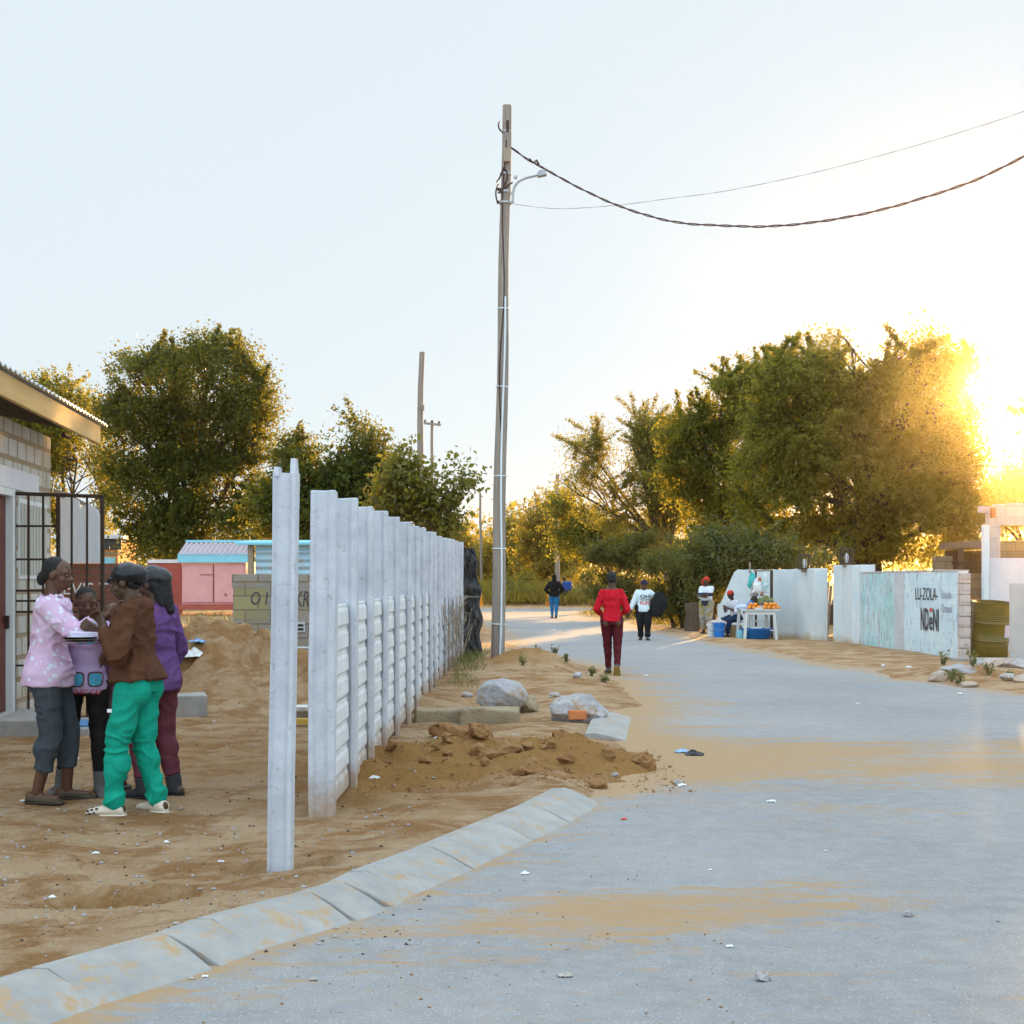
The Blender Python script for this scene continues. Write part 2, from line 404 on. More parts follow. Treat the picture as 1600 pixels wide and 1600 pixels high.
M['mural_grey'] = mural_mat('weathered_lilac_plaster', (.52, .54, .57), (.60, .62, .65), (.36, .30, .28), .58, .70)
def limewash():
    t = NT('stained_limewash'); v = t.jit('Object', (1, 1, 1)); vs = t.jit('Object', (3, 3, .35))
    c = t.mix(t.ramp(t.noise(v, 1.4, 5, .6), [(.35, 0.), (.65, 1.)]), (.60, .68, .71), (.70, .75, .76))
    c = t.mix(t.ramp(t.noise(vs, 3.0, 6, .7), [(.56, 0.), (.78, .7)]), c, (.42, .40, .36))
    sp = t.n.new('ShaderNodeSeparateXYZ'); t.link(t.co('Object'), sp.inputs[0])
    damp = t.math('ADD', t.math('MULTIPLY', sp.outputs[2], -2.4), t.noise(v, 2.2, 5, .6))
    c = t.mix(t.ramp(damp, [(.05, 0.), (.45, .8)]), c, (.46, .33, .15))     # rising-damp / mud-splash stain along the foot
    t.color(c); return t.set(.85, 0, .3, t.bump(t.noise(v, 50, 5, .7), .25, .01))
M['limewash'] = limewash()

# ------------------------------------------------------------------ ground and road
ROAD = [(-3.2, .5), (-2.3, 3.5), (-1.49, 5.36), (-1.15, 5.89), (-.69, 6.73), (-.14, 8.0), (.25, 9.2), (.62, 10.2), (.95, 11.5), (1.15, 12.8), (1.27, 14),
        (1.5, 17.4), (1.6, 20.4), (1.35, 24.6), (.85, 28.5), (.3, 34), (-.2, 44.6), (-1.0, 59), (-2.2, 67.5), (-60, 70), (-60, 79), (60, 79), (60, 70), (5.5, 68), (2.6, 65),
        (3.3, 58.4), (4.1, 45.7), (4.5, 37.5), (5.1, 31.5), (5.6, 26.4), (6.2, 22.3), (7.0, 18.8), (8.6, 16.4), (13, 15.2), (60, 13.5), (60, -8), (-10, -8)]
def road_sd(x, y):
    """signed distance to the road outline, negative on the road"""
    x = np.asarray(x, float); y = np.asarray(y, float); d = np.full(x.shape, 1e9); ins = np.zeros(x.shape, bool); n = len(ROAD)
    for i in range(n):
        ax, ay = ROAD[i]; bx, by = ROAD[(i + 1) % n]; ex, ey = bx - ax, by - ay
        t = np.clip(((x - ax) * ex + (y - ay) * ey) / (ex * ex + ey * ey), 0, 1)
        d = np.minimum(d, np.hypot(x - ax - t * ex, y - ay - t * ey))
        c = ((ay > y) != (by > y)) & (x < (bx - ax) * (y - ay) / ((by - ay) or 1e-9) + ax); ins ^= c
    return np.where(ins, -d, d)
MOUNDS = [  # x, y, sx, sy, h
    (-4.15, 19.8, .75, .9, .78), (-3.2, 18.6, .55, .7, .48), (-2.3, 18.9, .6, .7, .30), (-5.0, 20.0, .6, .8, .30), (-1.7, 18.2, .5, .6, .14), (-3.7, 18.2, .35, .4, .16),
    (.12, 25.6, .55, .9, .30), (.75, 25.0, .5, .6, .10), (-.1, 22.5, .8, 1.2, .07),
    (-.75, 12.5, .40, .45, .06), (-.2, 12.0, .30, .35, .05), (.3, 12.6, .40, .4, .04), (.6, 12.1, .36, .5, .06), (-.45, 13.2, .4, .4, .04), (.5, 13.2, .4, .4, .03),
    (-.95, 11.9, .22, .25, .06), (.1, 12.6, .13, .13, .06), (-.2, 11.5, .12, .11, .07), (.12, 11.45, .12, .11, .07), (-.3, 12.7, .13, .11, .07), (.55, 12.3, .10, .14, .05), (-.55, 12.1, .12, .1, .06), (.95, 12.5, .12, .1, .05),
    (1.2, 18.5, .4, .8, .05), (1.0, 21.5, .5, 1.0, .06), (7.6, 23.2, .8, .9, .14), (6.9, 22.9, .5, .4, .08)]
PITS = [(-1.88, 7.08, .27, .17, .22), (-1.22, 7.74, .22, .14, .13), (-3.35, 8.15, .14, .10, .05), (-3.1, 6.8, .25, .10, .05), (-1.95, 6.5, .16, .07, .035)]
def soil_attr(x, y):   # 0 pale trodden dust .. 1 freshly dug damp earth
    a = 0
    for mx, my, sx, sy, w in ((.1, 12.3, .95, .75, 1.0), (-.85, 12.0, .45, .6, .8), (.95, 12.1, .5, .6, .5), (-4.0, 19.4, 1.3, 1.3, .25), (-2.9, 18.6, 1.1, 1.0, .2), (.1, 25.5, .7, 1.2, .8),
                              (-1.9, 7.1, .28, .2, .9), (-1.2, 7.75, .25, .18, .7), (-2.6, 12.5, 1.8, 2.2, .45), (-1.0, 10.6, .35, .9, .5)):
        a = a + w * np.exp(-.5 * (((x - mx) / sx) ** 2 + ((y - my) / sy) ** 2))
    return np.clip(a, 0, 1.2)
def gz_np(x, y):
    x = np.asarray(x, float); y = np.asarray(y, float)
    sd = road_sd(x, y); near = sstep(60, 20, y)
    sdn = sd + (fbm(x, y, 1.1, 3, 4) - .5) * (.42 + .5 * sstep(13, 18, y)) * sstep(9.9, 10.6, y + 0 * x) + (fbm(x, y, .5, 5) - .5) * .5 * sstep(14, 22, y)
    wd = .42 + 1.1 * sstep(10.2, 13, y); out = sstep(-.02 - .25 * (wd - .42), wd - .02, sdn)
    lot = sstep(0, 1.2, sd); h = -.035 + out * .115 - sstep(.5, 1.7, sd) * .065
    h = h + lot * (fbm(x, y, .55, 11, 4) - .5) * .13 * near + lot * (fbm(x, y, 3.5, 12, 3) - .5) * .035 * near
    und = sstep(.15, .8, sd)
    h = h + und * (fbm(x, y, 9.0, 15, 2) - .5) * .020 * sstep(30, 10, y)
    for mx, my, sx, sy, mh in MOUNDS:
        g = np.exp(-.5 * (((x - mx) / sx) ** 2 + ((y - my) / sy) ** 2))
        h = h + mh * g * (1 + .5 * (fbm(x, y, 2.6, 21, 5) - .5) * 2)
    h = h + np.clip(soil_attr(x, y) - .15, 0, 1) * sstep(-.6, .3, sd) * ((fbm(x, y, 5.5, 41, 4) - .5) * .26 + np.abs(fbm(x, y, 2.2, 44, 3) - .5) * .10)
    for mx, my, sx, sy, mh in PITS:
        rr = ((x - mx) / sx) ** 2 + ((y - my) / sy) ** 2
        h = h - mh * sstep(2.2, .5, rr + (fbm(x, y, 6, 31, 2) - .5) * .8)
    h = h + .50 * sstep(-2.8, -4.2, x) * sstep(22, 30, y)                     # lot rises a little towards the shed
    h = h + .35 * sstep(79.5, 83, y)                                          # bank beyond the cross road
    return h
def gz(x, y): return float(gz_np(np.array([x]), np.array([y]))[0])
def on(px, py, Y=None, dz=0.0):
    """ground point seen at a photo pixel"""
    Y = Y or dist(py); x = xat(px, Y); z = gz(x, Y)
    if float(road_sd(np.array([x]), np.array([Y]))[0]) < .85: z = max(z, 0.0)
    return Vector((x, Y, z + dz))

def grid_mesh(name, xs, ys, zf, attrs, m):
    X, Y = np.meshgrid(xs, ys); Z = zf(X, Y); nx, ny = len(xs), len(ys)
    me = bpy.data.meshes.new(name); nv = nx * ny
    me.vertices.add(nv); me.vertices.foreach_set('co', np.stack([X, Y, Z], -1).astype(np.float32).ravel())
    i = np.arange(nx - 1)[None, :] + np.arange(ny - 1)[:, None] * nx
    q = np.stack([i, i + 1, i + nx + 1, i + nx], -1).reshape(-1, 4); nf = len(q)
    me.loops.add(nf * 4); me.loops.foreach_set('vertex_index', q.ravel().astype(np.int32))
    me.polygons.add(nf); me.polygons.foreach_set('loop_start', np.arange(0, nf * 4, 4, dtype=np.int32)); me.polygons.foreach_set('loop_total', np.full(nf, 4, np.int32))
    me.polygons.foreach_set('use_smooth', np.ones(nf, bool)); me.update(calc_edges=True)
    for an, fn in attrs.items():
        a = me.attributes.new(an, 'FLOAT', 'POINT'); a.data.foreach_set('value', np.asarray(fn(X, Y), np.float32).ravel())
    o = bpy.data.objects.new(name, me); COL.objects.link(o); me.materials.append(m); return o
def spaced(a0, a1, step, far, grow=1.16):
    v = list(np.arange(a0, a1, step)); s = step
    while v[-1] < far[1]: s *= grow; v.append(v[-1] + s)
    s = step; lo = []; c = a0
    while c > far[0]: s *= grow; c -= s; lo.append(c)
    return np.array(lo[::-1] + v)

t = NT('sandy_earth'); oc = t.co('Object')
at_ = t.n.new('ShaderNodeAttribute'); at_.attribute_name = 'soil'
n1 = t.noise(oc, .9, 6, .65, .3); n2 = t.noise(oc, 5.0, 8, .78, .4); n3 = t.noise(oc, 34, 8, .82)
mp = t.n.new('ShaderNodeMapping'); mp.inputs['Scale'].default_value = (1.0, 1.25, 1); t.link(oc, mp.inputs[0]); n4 = t.noise(mp.outputs[0], 1.7, 6, .7, .5)
c = t.mix(t.ramp(n1, [(.34, 0.), (.66, 1.)]), (.50, .305, .150), (.64, .44, .265))
c = t.mix(t.ramp(n4, [(.47, 0.), (.57, .85)]), c, (.37, .18, .062))
c = t.mix(t.ramp(n2, [(.52, 0.), (.70, .7)]), c, (.70, .54, .37))
dug = t.math('ADD', at_.outputs['Fac'], t.math('MULTIPLY', t.math('SUBTRACT', n2, .5), 1.1))
c = t.mix(t.ramp(dug, [(.30, 0.), (.85, 1.)]), c, (.43, .225, .07))
c = t.mix(t.ramp(n3, [(.54, 0.), (.70, .8)]), c, (.20, .12, .06))
vo = t.n.new('ShaderNodeTexVoronoi'); vo.inputs['Scale'].default_value = 16; t.link(oc, vo.inputs['Vector'])
c = t.mix(t.math('MULTIPLY', t.ramp(vo.outputs['Distance'], [(.06, 1.), (.11, 0.)]), .55), c, (.50, .47, .43))
t.color(c)
b1 = t.bump(t.noise(oc, 14, 6, .75), 1.0, .09); b2 = t.bump(n3, .5, .012, b1)
M['sand'] = t.set(.95, 0, .15, b2)
xs = spaced(-6.5, 5.5, .055, (-900, 900), 1.13); ys = spaced(4.2, 21, .06, (-12, 1400), 1.045)
o = grid_mesh('ground', xs, ys, gz_np, {'soil': soil_attr}, M['sand']); tag(o, kind='structure')

def sand_on_road(x, y):
    a = 1.0 * np.exp(-.5 * ((y - 12.5 - .05 * x) / (1.15 + .05 * np.abs(x))) ** 2) * sstep(0.2, 1.2, x)
    a += .85 * np.exp(-.5 * (((y - 6.75 - .12 * x) / .42) ** 2 + ((x - .55) / .75) ** 2))
    a += .55 * np.exp(-.5 * (((y - 7.55) / .25) ** 2 + ((x - 1.5) / .35) ** 2))
    sd = -road_sd(x, y)
    a += .75 * np.exp(-np.maximum(sd, 0) / (.10 + .30 * sstep(9.8, 11, y) + .05 * sstep(7, 4, y))) + .45 * np.exp(-.5 * (((x - 1.6) / .9) ** 2 + ((y - 19) / 5) ** 2)) + .5 * np.exp(-.5 * (((x - 1.2) / .8) ** 2 + ((y - 25) / 2.2) ** 2))
    a += .25 * np.exp(-.5 * (((x + .6) / 1.0) ** 2 + ((y - 5.0) / .8) ** 2)) + .8 * np.exp(-.5 * ((y - 66.5) / 1.2) ** 2)
    return a
t = NT('worn_asphalt'); oc = t.co('Object')
at_ = t.n.new('ShaderNodeAttribute'); at_.attribute_name = 'drift'
mp3 = t.n.new('ShaderNodeMapping'); mp3.inputs['Scale'].default_value = (.45, 1.3, 1); t.link(oc, mp3.inputs[0]); n6 = t.noise(mp3.outputs[0], .9, 5, .65, .8); n1 = t.noise(oc, .35, 5, .6); n2 = t.noise(oc, 6, 8, .78); n3 = t.noise(oc, 110, 4, .75); 
mp = t.n.new('ShaderNodeMapping'); mp.inputs['Scale'].default_value = (.55, 2.2, 1); t.link(oc, mp.inputs[0]); n4 = t.noise(mp.outputs[0], 2.2, 8, .72, .6)
mp2 = t.n.new('ShaderNodeMapping'); mp2.inputs['Scale'].default_value = (1, 2.0, 1); mp2.inputs['Rotation'].default_value = (0, 0, R(12)); t.link(oc, mp2.inputs[0]); n5 = t.noise(mp2.outputs[0], 7.5, 6, .7, .3)
c = t.mix(t.ramp(n1, [(.35, 0.), (.65, 1.)]), (.245, .240, .236), (.318, .310, .300))
c = t.mix(t.ramp(n2, [(.40, 0.), (.68, .7)]), c, (.385, .37, .35))
c = t.mix(t.ramp(n3, [(.50, 0.), (.72, .8)]), c, (.14, .14, .15))
vo = t.n.new('ShaderNodeTexVoronoi'); vo.inputs['Scale'].default_value = 45; t.link(oc, vo.inputs['Vector'])
c = t.mix(t.ramp(vo.outputs['Distance'], [(.10, .75), (.20, 0.)]), c, (.55, .55, .54))
df = t.math('ADD', at_.outputs['Fac'], t.math('ADD', t.math('MULTIPLY', t.math('SUBTRACT', n4, .5), 2.7), t.math('ADD', t.math('MULTIPLY', t.math('SUBTRACT', n5, .5), 2.1), t.math('MULTIPLY', t.math('SUBTRACT', n6, .5), 1.8))))
sc_ = t.mix(n2, (.44, .295, .16), (.34, .21, .10))
c = t.mix(t.ramp(df, [(.40, 0.), (.70, .62), (1.25, .95)]), c, sc_)
t.color(c)
M['asphalt'] = t.set(.9, 0, .2, t.bump(n3, .55, .006, t.bump(n2, .35, .02)))
xs = spaced(-3.0, 7.5, .10, (-60, 60), 1.12); ys = spaced(4.0, 16, .10, (-8, 79.5), 1.05)
o = grid_mesh('road', xs, ys, lambda x, y: np.where(road_sd(x, y) < .9, 0.0, -.25) + 0 * x, {'drift': sand_on_road}, M['asphalt']); tag(o, kind='structure')

# ------------------------------------------------------------------ kerb blocks
UP = [(75, 1515), (263, 1462), (331, 1437), (487, 1396), (538, 1380), (572, 1362), (673, 1324), (702, 1311), (771, 1283), (832, 1258), (884, 1231)]
ups = [Vector((xat(x, (EYE - .10) * F / (y - HOR)), (EYE - .10) * F / (y - HOR))) for x, y in UP]
ups = [Vector((-2.42, 4.15)), Vector((-2.08, 4.75))] + ups
KL = ['kerb block nearest the camera, half buried in sand at the bottom left', 'short kerb block next to the half buried one', 'long pale kerb block in front of the shallow pit',
      'short kerb block between two long ones beside the shallow pit', 'long kerb block ending at the brown sand spill by the lone post',
      'small kerb block covered by a wedge of brown sand', 'short kerb block just past the sand-covered one', 'long kerb block to the right of the lone post foot',
      'narrow kerb block between two long ones past the lone post', 'kerb block two from the upper end of the kerb run', 'kerb block next to last before the dug earth', 'last kerb block before the dug earth heap']
def kerb_block(a, b, w, lab, zt=.105, z0=-.012):
    d = (b - a).normalized(); nr = Vector((d.y, -d.x)); g = .003
    a = a + d * g; b = b - d * g
    prof = [(-.10, -.12), (-.10, zt - .01), (0, zt), (w * .45, zt * .62), (w, z0 + .012), (w + .01, -.12)]
    mb = MB(); n = len(prof)
    for p in (a, b): mb.v += [(p.x + nr.x * u, p.y + nr.y * u, z) for u, z in prof]
    mb.f += [tuple(range(n)), tuple(reversed(range(n, 2 * n)))] + [(i, i + n, (i + 1) % n + n, (i + 1) % n) for i in range(n)]
    o = mb.build('kerb_block', M['kerb'], None, .008, 2); o.rotation_euler = (R(random.uniform(-.2, .2)), R(random.uniform(-.15, .15)), R(random.uniform(-.1, .1)))
    return tag(o, lab, 'kerb', 'kerb blocks along the road')
for i in range(len(ups) - 1):
    kerb_block(ups[i], ups[i + 1], .255, KL[i])
kerb_block(Vector((.80, 14.15)), Vector((.93, 15.5)), .30, 'short kerb block emerging from the sand past the dug earth', .075)
kerb_block(Vector((.93, 15.5)), Vector((1.05, 16.6)), .30, 'far kerb block beside the rock with the brick', .07)

# ------------------------------------------------------------------ concrete post and panel fence
def post_mb(x, y, z0, z1, w=.165, dp=.13, lean=0.0):
    """H-section precast post: slots face along the fence (towards and away from the viewer)"""
    mb = MB(); hw, hd = w / 2, dp / 2; s = .026; sw = .052
    poly = [(-hw, -hd), (-sw - .006, -hd), (-sw + .012, -hd + s), (sw - .03, -hd + s), (sw - .012, -hd), (hw, -hd), (hw, hd), (sw - .012, hd), (sw - .03, hd - s), (-sw + .012, hd - s), (-sw - .006, hd), (-hw, hd)]
    n = len(poly); zs = np.linspace(z0, z1, 7)
    for z in zs: mb.v += [(x + px + lean * (z - z0), y + py, z) for px, py in poly]
    for k in range(len(zs) - 1):
        mb.f += [(k * n + i, k * n + (i + 1) % n, (k + 1) * n + (i + 1) % n, (k + 1) * n + i) for i in range(n)]
    mb.f += [tuple(reversed(range(n))), tuple((len(zs) - 1) * n + i for i in range(n))]
    return mb
# lone post
Y1 = 7.72; X1 = xat(437, Y1)
mb = post_mb(X1, Y1, -.25, 2.105, .120, .13, .0155)
for x, hh in ((X1 - .045, .05), (X1 + .043, .095)): mb.box((x + .0365, Y1, 2.085 + hh / 2), (.030, .11, hh), 0, None, .85)
o = mb.build('concrete_post', M['concrete'], None, .006, 2); rough_up(o, .005, 9)
tag(o, 'lone grey concrete post with a notched top standing in a small pit', 'fence post')
fence = thing('concrete_fence', 'row of tall grey concrete posts with ridged white panels slotted between them', 'fence', (-1.2, 9.4, .05))
RX = [524, 558, 584.6, 605.6, 624, 641.5, 654.7, 665.5, 675.7, 683, 690.6, 698.5, 705, 710.5, 717, 723.6]
TOPY = [767, 779, 793, 798.6, 807.6, 815.5, 822.6, 824.5, 830.5, 832, 838, 840.6, 841.7, 842.5, 845.5, 847]
PY = [9.45 + 1.28 * i for i in range(16)]
posts = []
for i, (rx, ty, Y) in enumerate(zip(RX, TOPY, PY)):
    xr = xat(rx, Y); w = .165 if i < 3 else .15
    o = post_mb(xr - w / 2, Y, -.2, zat(ty, Y), w, .13, random.uniform(-.004, .006)).build('post', M['concrete'], fence, .006, 1)
    rough_up(o, .008, 8, i); posts.append((xr - w / 2, Y))
def panel_mb(p, q, z0, h):
    """precast panel with two raised ridges on both faces"""
    d = Vector((q[0] - p[0], q[1] - p[1], 0)); L = d.length; d.normalize(); n = Vector((d.y, -d.x, 0)); a = Vector((p[0], p[1], 0)) + d * .045; b = Vector((q[0], q[1], 0)) - d * .045
    prof = [(.016, 0), (.016, .014), (.030, .022), (.026, h * .36), (.016, h * .44), (.016, h * .52), (.030, h * .56), (.026, h - .055), (.016, h - .030), (.016, h - .004)]
    full = prof + [(-u, z) for u, z in reversed(prof)]; mb = MB(); k = len(full)
    for e in (a, b): mb.v += [tuple(e + n * u + Vector((0, 0, z0 + z))) for u, z in full]
    mb.f += [tuple(range(k)), tuple(reversed(range(k, 2 * k)))] + [(i, i + k, (i + 1) % k + k, (i + 1) % k) for i in range(k)]
    return mb
for i in range(10):
    for r in range(4):
        if i >= 8 and r == 3: continue
        z = .03 + r * .338 + random.uniform(-.006, .006)
        panel_mb(posts[i], posts[i + 1], z, .335).build('panel', M['panel'], fence, .004, 1)
for i in range(10, 15):
    for r in range(3):
        o = panel_mb(posts[i], posts[i + 1], .0 + r * .40, .39).build('panel', M['concrete'], fence, .004, 1)
        if i == 10 and r == 0: o['label'] = 'plain rough grey panel'
# tangle of dry brush / netting on the far end of the fence
mb = MB()
for k in range(80):
    y = random.uniform(22.5, 28.6); x = np.interp(y, [PY[8], PY[15]], [posts[8][0], posts[15][0]]) + .09 + random.uniform(0, .04)
    z = random.uniform(.05, .9); pts = [Vector((x, y, z))]; d = Vector((random.uniform(-.2, .1), random.uniform(-1, 1), random.uniform(.2, 1))).normalized()
    for s in range(6):
        d = (d + Vector((random.uniform(-.25, .2), random.uniform(-.6, .6), random.uniform(-.5, .5)))).normalized()
        q = pts[-1] + d * .16; q.x = max(q.x, x - .06); q.z = min(max(q.z, .03), 1.25); pts.append(q)
    mb.tube(pts, random.uniform(.003, .006), 4)
o = mb.build('dry_brush', M['old_wood'], None); tag(o, 'tangle of dry twigs and wire against the far end of the concrete fence', 'dry brush', kind='stuff')
# black plastic sheet closing the fence end
mb = MB(); nx, nz = 24, 80; W = .40; Yp = 29.2; xl = xat(724, Yp) - .02; top = zat(857, Yp)
for j in range(nz + 1):
    for i in range(nx + 1):
        u, v = i / nx, j / nz; z = .0 + top * v
        w = W * (.80 + .20 * math.sin(v * 3.2 + .3)) * (1.0 - .14 * v) + .03 * math.sin(v * 23) * u
        fold = .075 * (vnoise3(np.array([[u * 3.2 + v * 2.4, v * 7.5 - u * 2, 1.3]]))[0] - .5) + .05 * (vnoise3(np.array([[u * 9 - v * 6, v * 20 + u * 9, 4.3]]))[0] - .5)
        mb.v.append((xl + u * w, Yp - .10 - .09 * math.sin(u * math.pi) + fold * 1.6, z + .02 * math.sin(u * 9)))
for j in range(nz):
    for i in range(nx):
        a = j * (nx + 1) + i; mb.f.append((a, a + 1, a + nx + 2, a + nx + 1))
# back of the wrap
n0 = len(mb.v)
for j in range(nz + 1):
    for u in (0, 1):
        x, y, z = mb.v[j * (nx + 1) + u * nx]; mb.v.append((x, y + .20, z))
for j in range(nz):
    a, b = n0 + 2 * j, n0 + 2 * j + 1
    mb.f += [(a + 1 - 1, a + 2, a + 3, b), (j * (nx + 1), a, a + 2, (j + 1) * (nx + 1)), (b, j * (nx + 1) + nx, (j + 1) * (nx + 1) + nx, b + 2)]
o = mb.build('plastic_sheet', M['black'], None, smooth=True); tag(o, 'crumpled black plastic sheet wrapped round the far end of the concrete fence', 'plastic sheet')

# ------------------------------------------------------------------ utility poles and cables
P0 = on(777, 1040, 26.4); Hp = 10.05; PT = Vector((xat(792, 26.4), 26.4, zat(165, 26.4)))
pole = thing('utility_pole', 'tall weathered wooden utility pole with a lamp arm standing beside the road', 'utility pole', P0)
pts = [P0.lerp(PT, k / 14) + Vector((.012 * math.sin(k * 1.1), 0, 0)) for k in range(15)]; pts[0].z -= .3
MB().tube(pts, [.125 - .045 * k / 14 for k in range(15)], 16).build('shaft', M['wood_pole'], pole, smooth=True)
def along(z, dx=0, dy=0):
    f = (z - P0.z) / (PT.z - P0.z); p = P0.lerp(PT, f); return p + Vector((dx, dy, 0))
cpts = [along(z, .045 + .02 * math.sin(z * 1.3) - .004 * z, -.135 + .0046 * z) for z in np.linspace(.05, 6.6, 14)]
c = MB().tube(cpts, .017, 8).build('conduit', M['conduit'], pole, smooth=True)
for z in (.75, 2.1, 3.4, 5.0, 6.4):
    MB().tube([along(z + d, -.0, 0) for d in (-.009, .009)], [.131 - .0045 * z + .008] * 2, 16).build('strap', M['conduit'], c)
MB().tube([along(z, .075 - .003 * z, -.11 + .004 * z) for z in np.linspace(.2, 1.0, 4)], .03, 8).build('cable_guard', M['steel'], pole, smooth=True)
MB().tube([along(z, -.02 + .03 * math.sin(z * 2.1), -.125 + .0046 * z) for z in np.linspace(4.2, 9.4, 24)], .012, 6).build('down_cable', M['cable'], pole)
zb = zat(246, 26.4)
bx = MB().box(along(zb, .02, -.13), (.12, .12, .24)).build('junction_box', M['old_wood'], pole, .01)
MB().box(along(zat(199, 26.4), .02, -.09), (.05, .03, .20)).build('number_plate', M['iron'], pole, .004)
# clamps, stubs and cable loops round the head
for py, r in ((300, .115), (317, .117), (206, .095), (272, .107)):
    z = zat(py, 26.4); MB().tube([along(z - .018), along(z + .018)], [r, r], 14).build('clamp', M['steel'], pole)
for k, (pa, pb, pc) in enumerate((((779, 288), (771, 300), (778, 318)), ((786, 262), (800, 272), (787, 290)), ((778, 302), (790, 292), (801, 285)), ((781, 190), (776, 198), (783, 205)), ((776, 285), (783, 276), (786, 262)))):
    a, b, c2 = [at(*p, 26.4 - .11) for p in (pa, pb, pc)]
    MB().tube([a.lerp(b, t).lerp(b.lerp(c2, t), t) for t in np.linspace(0, 1, 9)], .016, 6).build('cable_loop', M['cable'], pole)
for px, py in ((777, 296), (776, 316)): MB().bar(at(px, py, 26.4), at(px + 8, py, 26.4), .05, .05).build('insulator', M['iron'], pole, .006)
# lamp arm
arm = [at(*p, 26.3) for p in ((801.5, 317), (801.5, 304), (802.5, 297), (805, 290), (811, 283), (822, 278), (833, 275.5), (842, 273))]
a_o = MB().tube(arm, .022, 8).build('lamp_arm', M['steel'], pole, smooth=True)
for py in (302, 316): MB().bar(at(793, py, 26.36), at(802, py, 26.3), .035).build('arm_bracket', M['steel'], a_o, .004)
c = at(846.5, 271.5, 26.3)
lh = MB().box(c, (.17, .16, .09), rot=Euler((0, R(-12), 0)), taper=.8).build('lamp_head', M['steel'], pole, .012)
MB().box(c + Vector((.03, 0, .055)), (.16, .14, .025), rot=Euler((0, R(-12), 0))).build('lamp_cover', M['galv'], lh, .006)
MB().box(at(806.5, 277, 26.3), (.08, .06, .05), rot=Euler((0, R(12), 0))).build('photocell', M['steel'], pole, .008)
# stay stub and wire at the foot
o = MB().tube([on(784, 1059, 24.0) + Vector((0, 0, -.1)), at(783, 1022, 25.6)], .016, 6).build('stay_rod', M['steel'], None); tag(o, 'thin steel stay rod leaning against the foot of the lamp pole', 'stay rod')

def twisted(pts3, r, pitch, name, label, mats, n=260, strands=2):
    """twisted bundle of insulated conductors along a path"""
    P = [Vector(p) for p in pts3]
    seg = [0]
    for i in range(1, len(P)): seg.append(seg[-1] + (P[i] - P[i - 1]).length)
    root = None; mbs = [MB() for _ in range(strands)]
    samples = np.linspace(0, seg[-1], n); C = []
    for s in samples:
        i = min(max(np.searchsorted(seg, s) - 1, 0), len(P) - 2); t = (s - seg[i]) / (seg[i + 1] - seg[i])
        p0 = P[max(i - 1, 0)]; p1 = P[i]; p2 = P[i + 1]; p3 = P[min(i + 2, len(P) - 1)]
        C.append(.5 * ((2 * p1) + (p2 - p0) * t + (2 * p0 - 5 * p1 + 4 * p2 - p3) * t * t + (3 * p1 - p0 - 3 * p2 + p3) * t ** 3))
    for k, mb in enumerate(mbs):
        ps = []
        for i, s in enumerate(samples):
            a = 2 * math.pi * (s / pitch + k / strands); ps.append(C[i] + Vector((0, math.cos(a), math.sin(a))) * r)
        mb.tube(ps, r * (.75 if k else .95), 6)
    allm = MB()
    for mb in mbs: allm.add(mb.v, mb.f)
    o = allm.build(name, mats, None, smooth=True); return tag(o, label, 'cable')
pc = [(796, 229), (806, 236), (826, 250), (855, 266), (900, 291), (960, 319), (1020, 339), (1070, 349), (1130, 352.5), (1190, 354), (1250, 350), (1320, 340), (1380, 327), (1440, 310), (1520, 283), (1600, 244), (1720, 175), (1850, 85)]
pts = [at(x, y, 26.4 - 6.0 * (x - 796) / 804) for x, y in pc]
twisted(pts, .0125, .62, 'power_cable', 'twisted black power cable sagging from the pole head out to the right', M['cable'], 420)
o = MB().tube([at(*p, 26.0) for p in ((827, 248), (832, 254), (836, 253), (838, 250), (842, 257))], .02, 6).build('cable_clamp', M['cable'], None); tag(o, 'dark tension clamp on the sagging power cable near the pole', 'clamp')
pc = [(797, 318), (870, 326), (960, 321), (1040, 311), (1130, 299), (1240, 277), (1350, 250), (1480, 213), (1600, 174), (1750, 118), (1900, 55)]
pts = [at(x, y, 26.4 - 5.0 * (x - 797) / 803) for x, y in pc]
twisted(pts, .0024, 1.1, 'telephone_wire', 'thin wire rising to the right above the sagging power cable', M['cable'], 240)

def small_pole(name, label, pb, pt, Y, r, parts=()):
    z0 = gz(xat(pb[0], Y), Y); b = Vector((xat(pb[0], Y), Y, z0 - .2)); tp = at(*pt, Y)
    root = thing(name, label, 'utility pole', (b.x, b.y, z0))
    MB().tube([b.lerp(tp, k / 8) + Vector((.02 * math.sin(k * 1.7 + Y), 0, 0)) for k in range(9)], [r * (1.15 - .4 * k / 8) for k in range(9)], 10).build('shaft', M['wood_pole'], root, smooth=True)
    return root
r_ = small_pole('utility_pole', 'bare wooden pole rising behind the left end trees and concrete fence', (651, 905), (659, 550), 50, .12)
MB().box(at(661, 637, 49.85), (.10, .14, .18)).build('junction_box', M['old_wood'], r_, .01)
r_ = small_pole('utility_pole', 'slim T-shaped pole with a crossarm behind the broad-leaved tree', (672, 940), (675.5, 657), 80, .10)
ca = MB().bar(at(662, 661, 79.9), at(689, 664, 79.9), .12, .12).build('crossarm', M['wood_pole'], r_, .01)
for px in (664, 675, 686): MB().lathe(at(px, 660 + (px - 664) * .1, 79.9), [(.03, 0), (.06, .05), (.05, .12), (.02, .16)], 8).build('insulator', M['iron'], ca)
small_pole('utility_pole', 'thin crooked pole beyond the black plastic sheet at the road end', (753, 945), (750, 770), 95, .09)
r_ = small_pole('utility_pole', 'short wooden pole at the roadside behind the man in black', (871, 952), (871, 741), 81, .13)
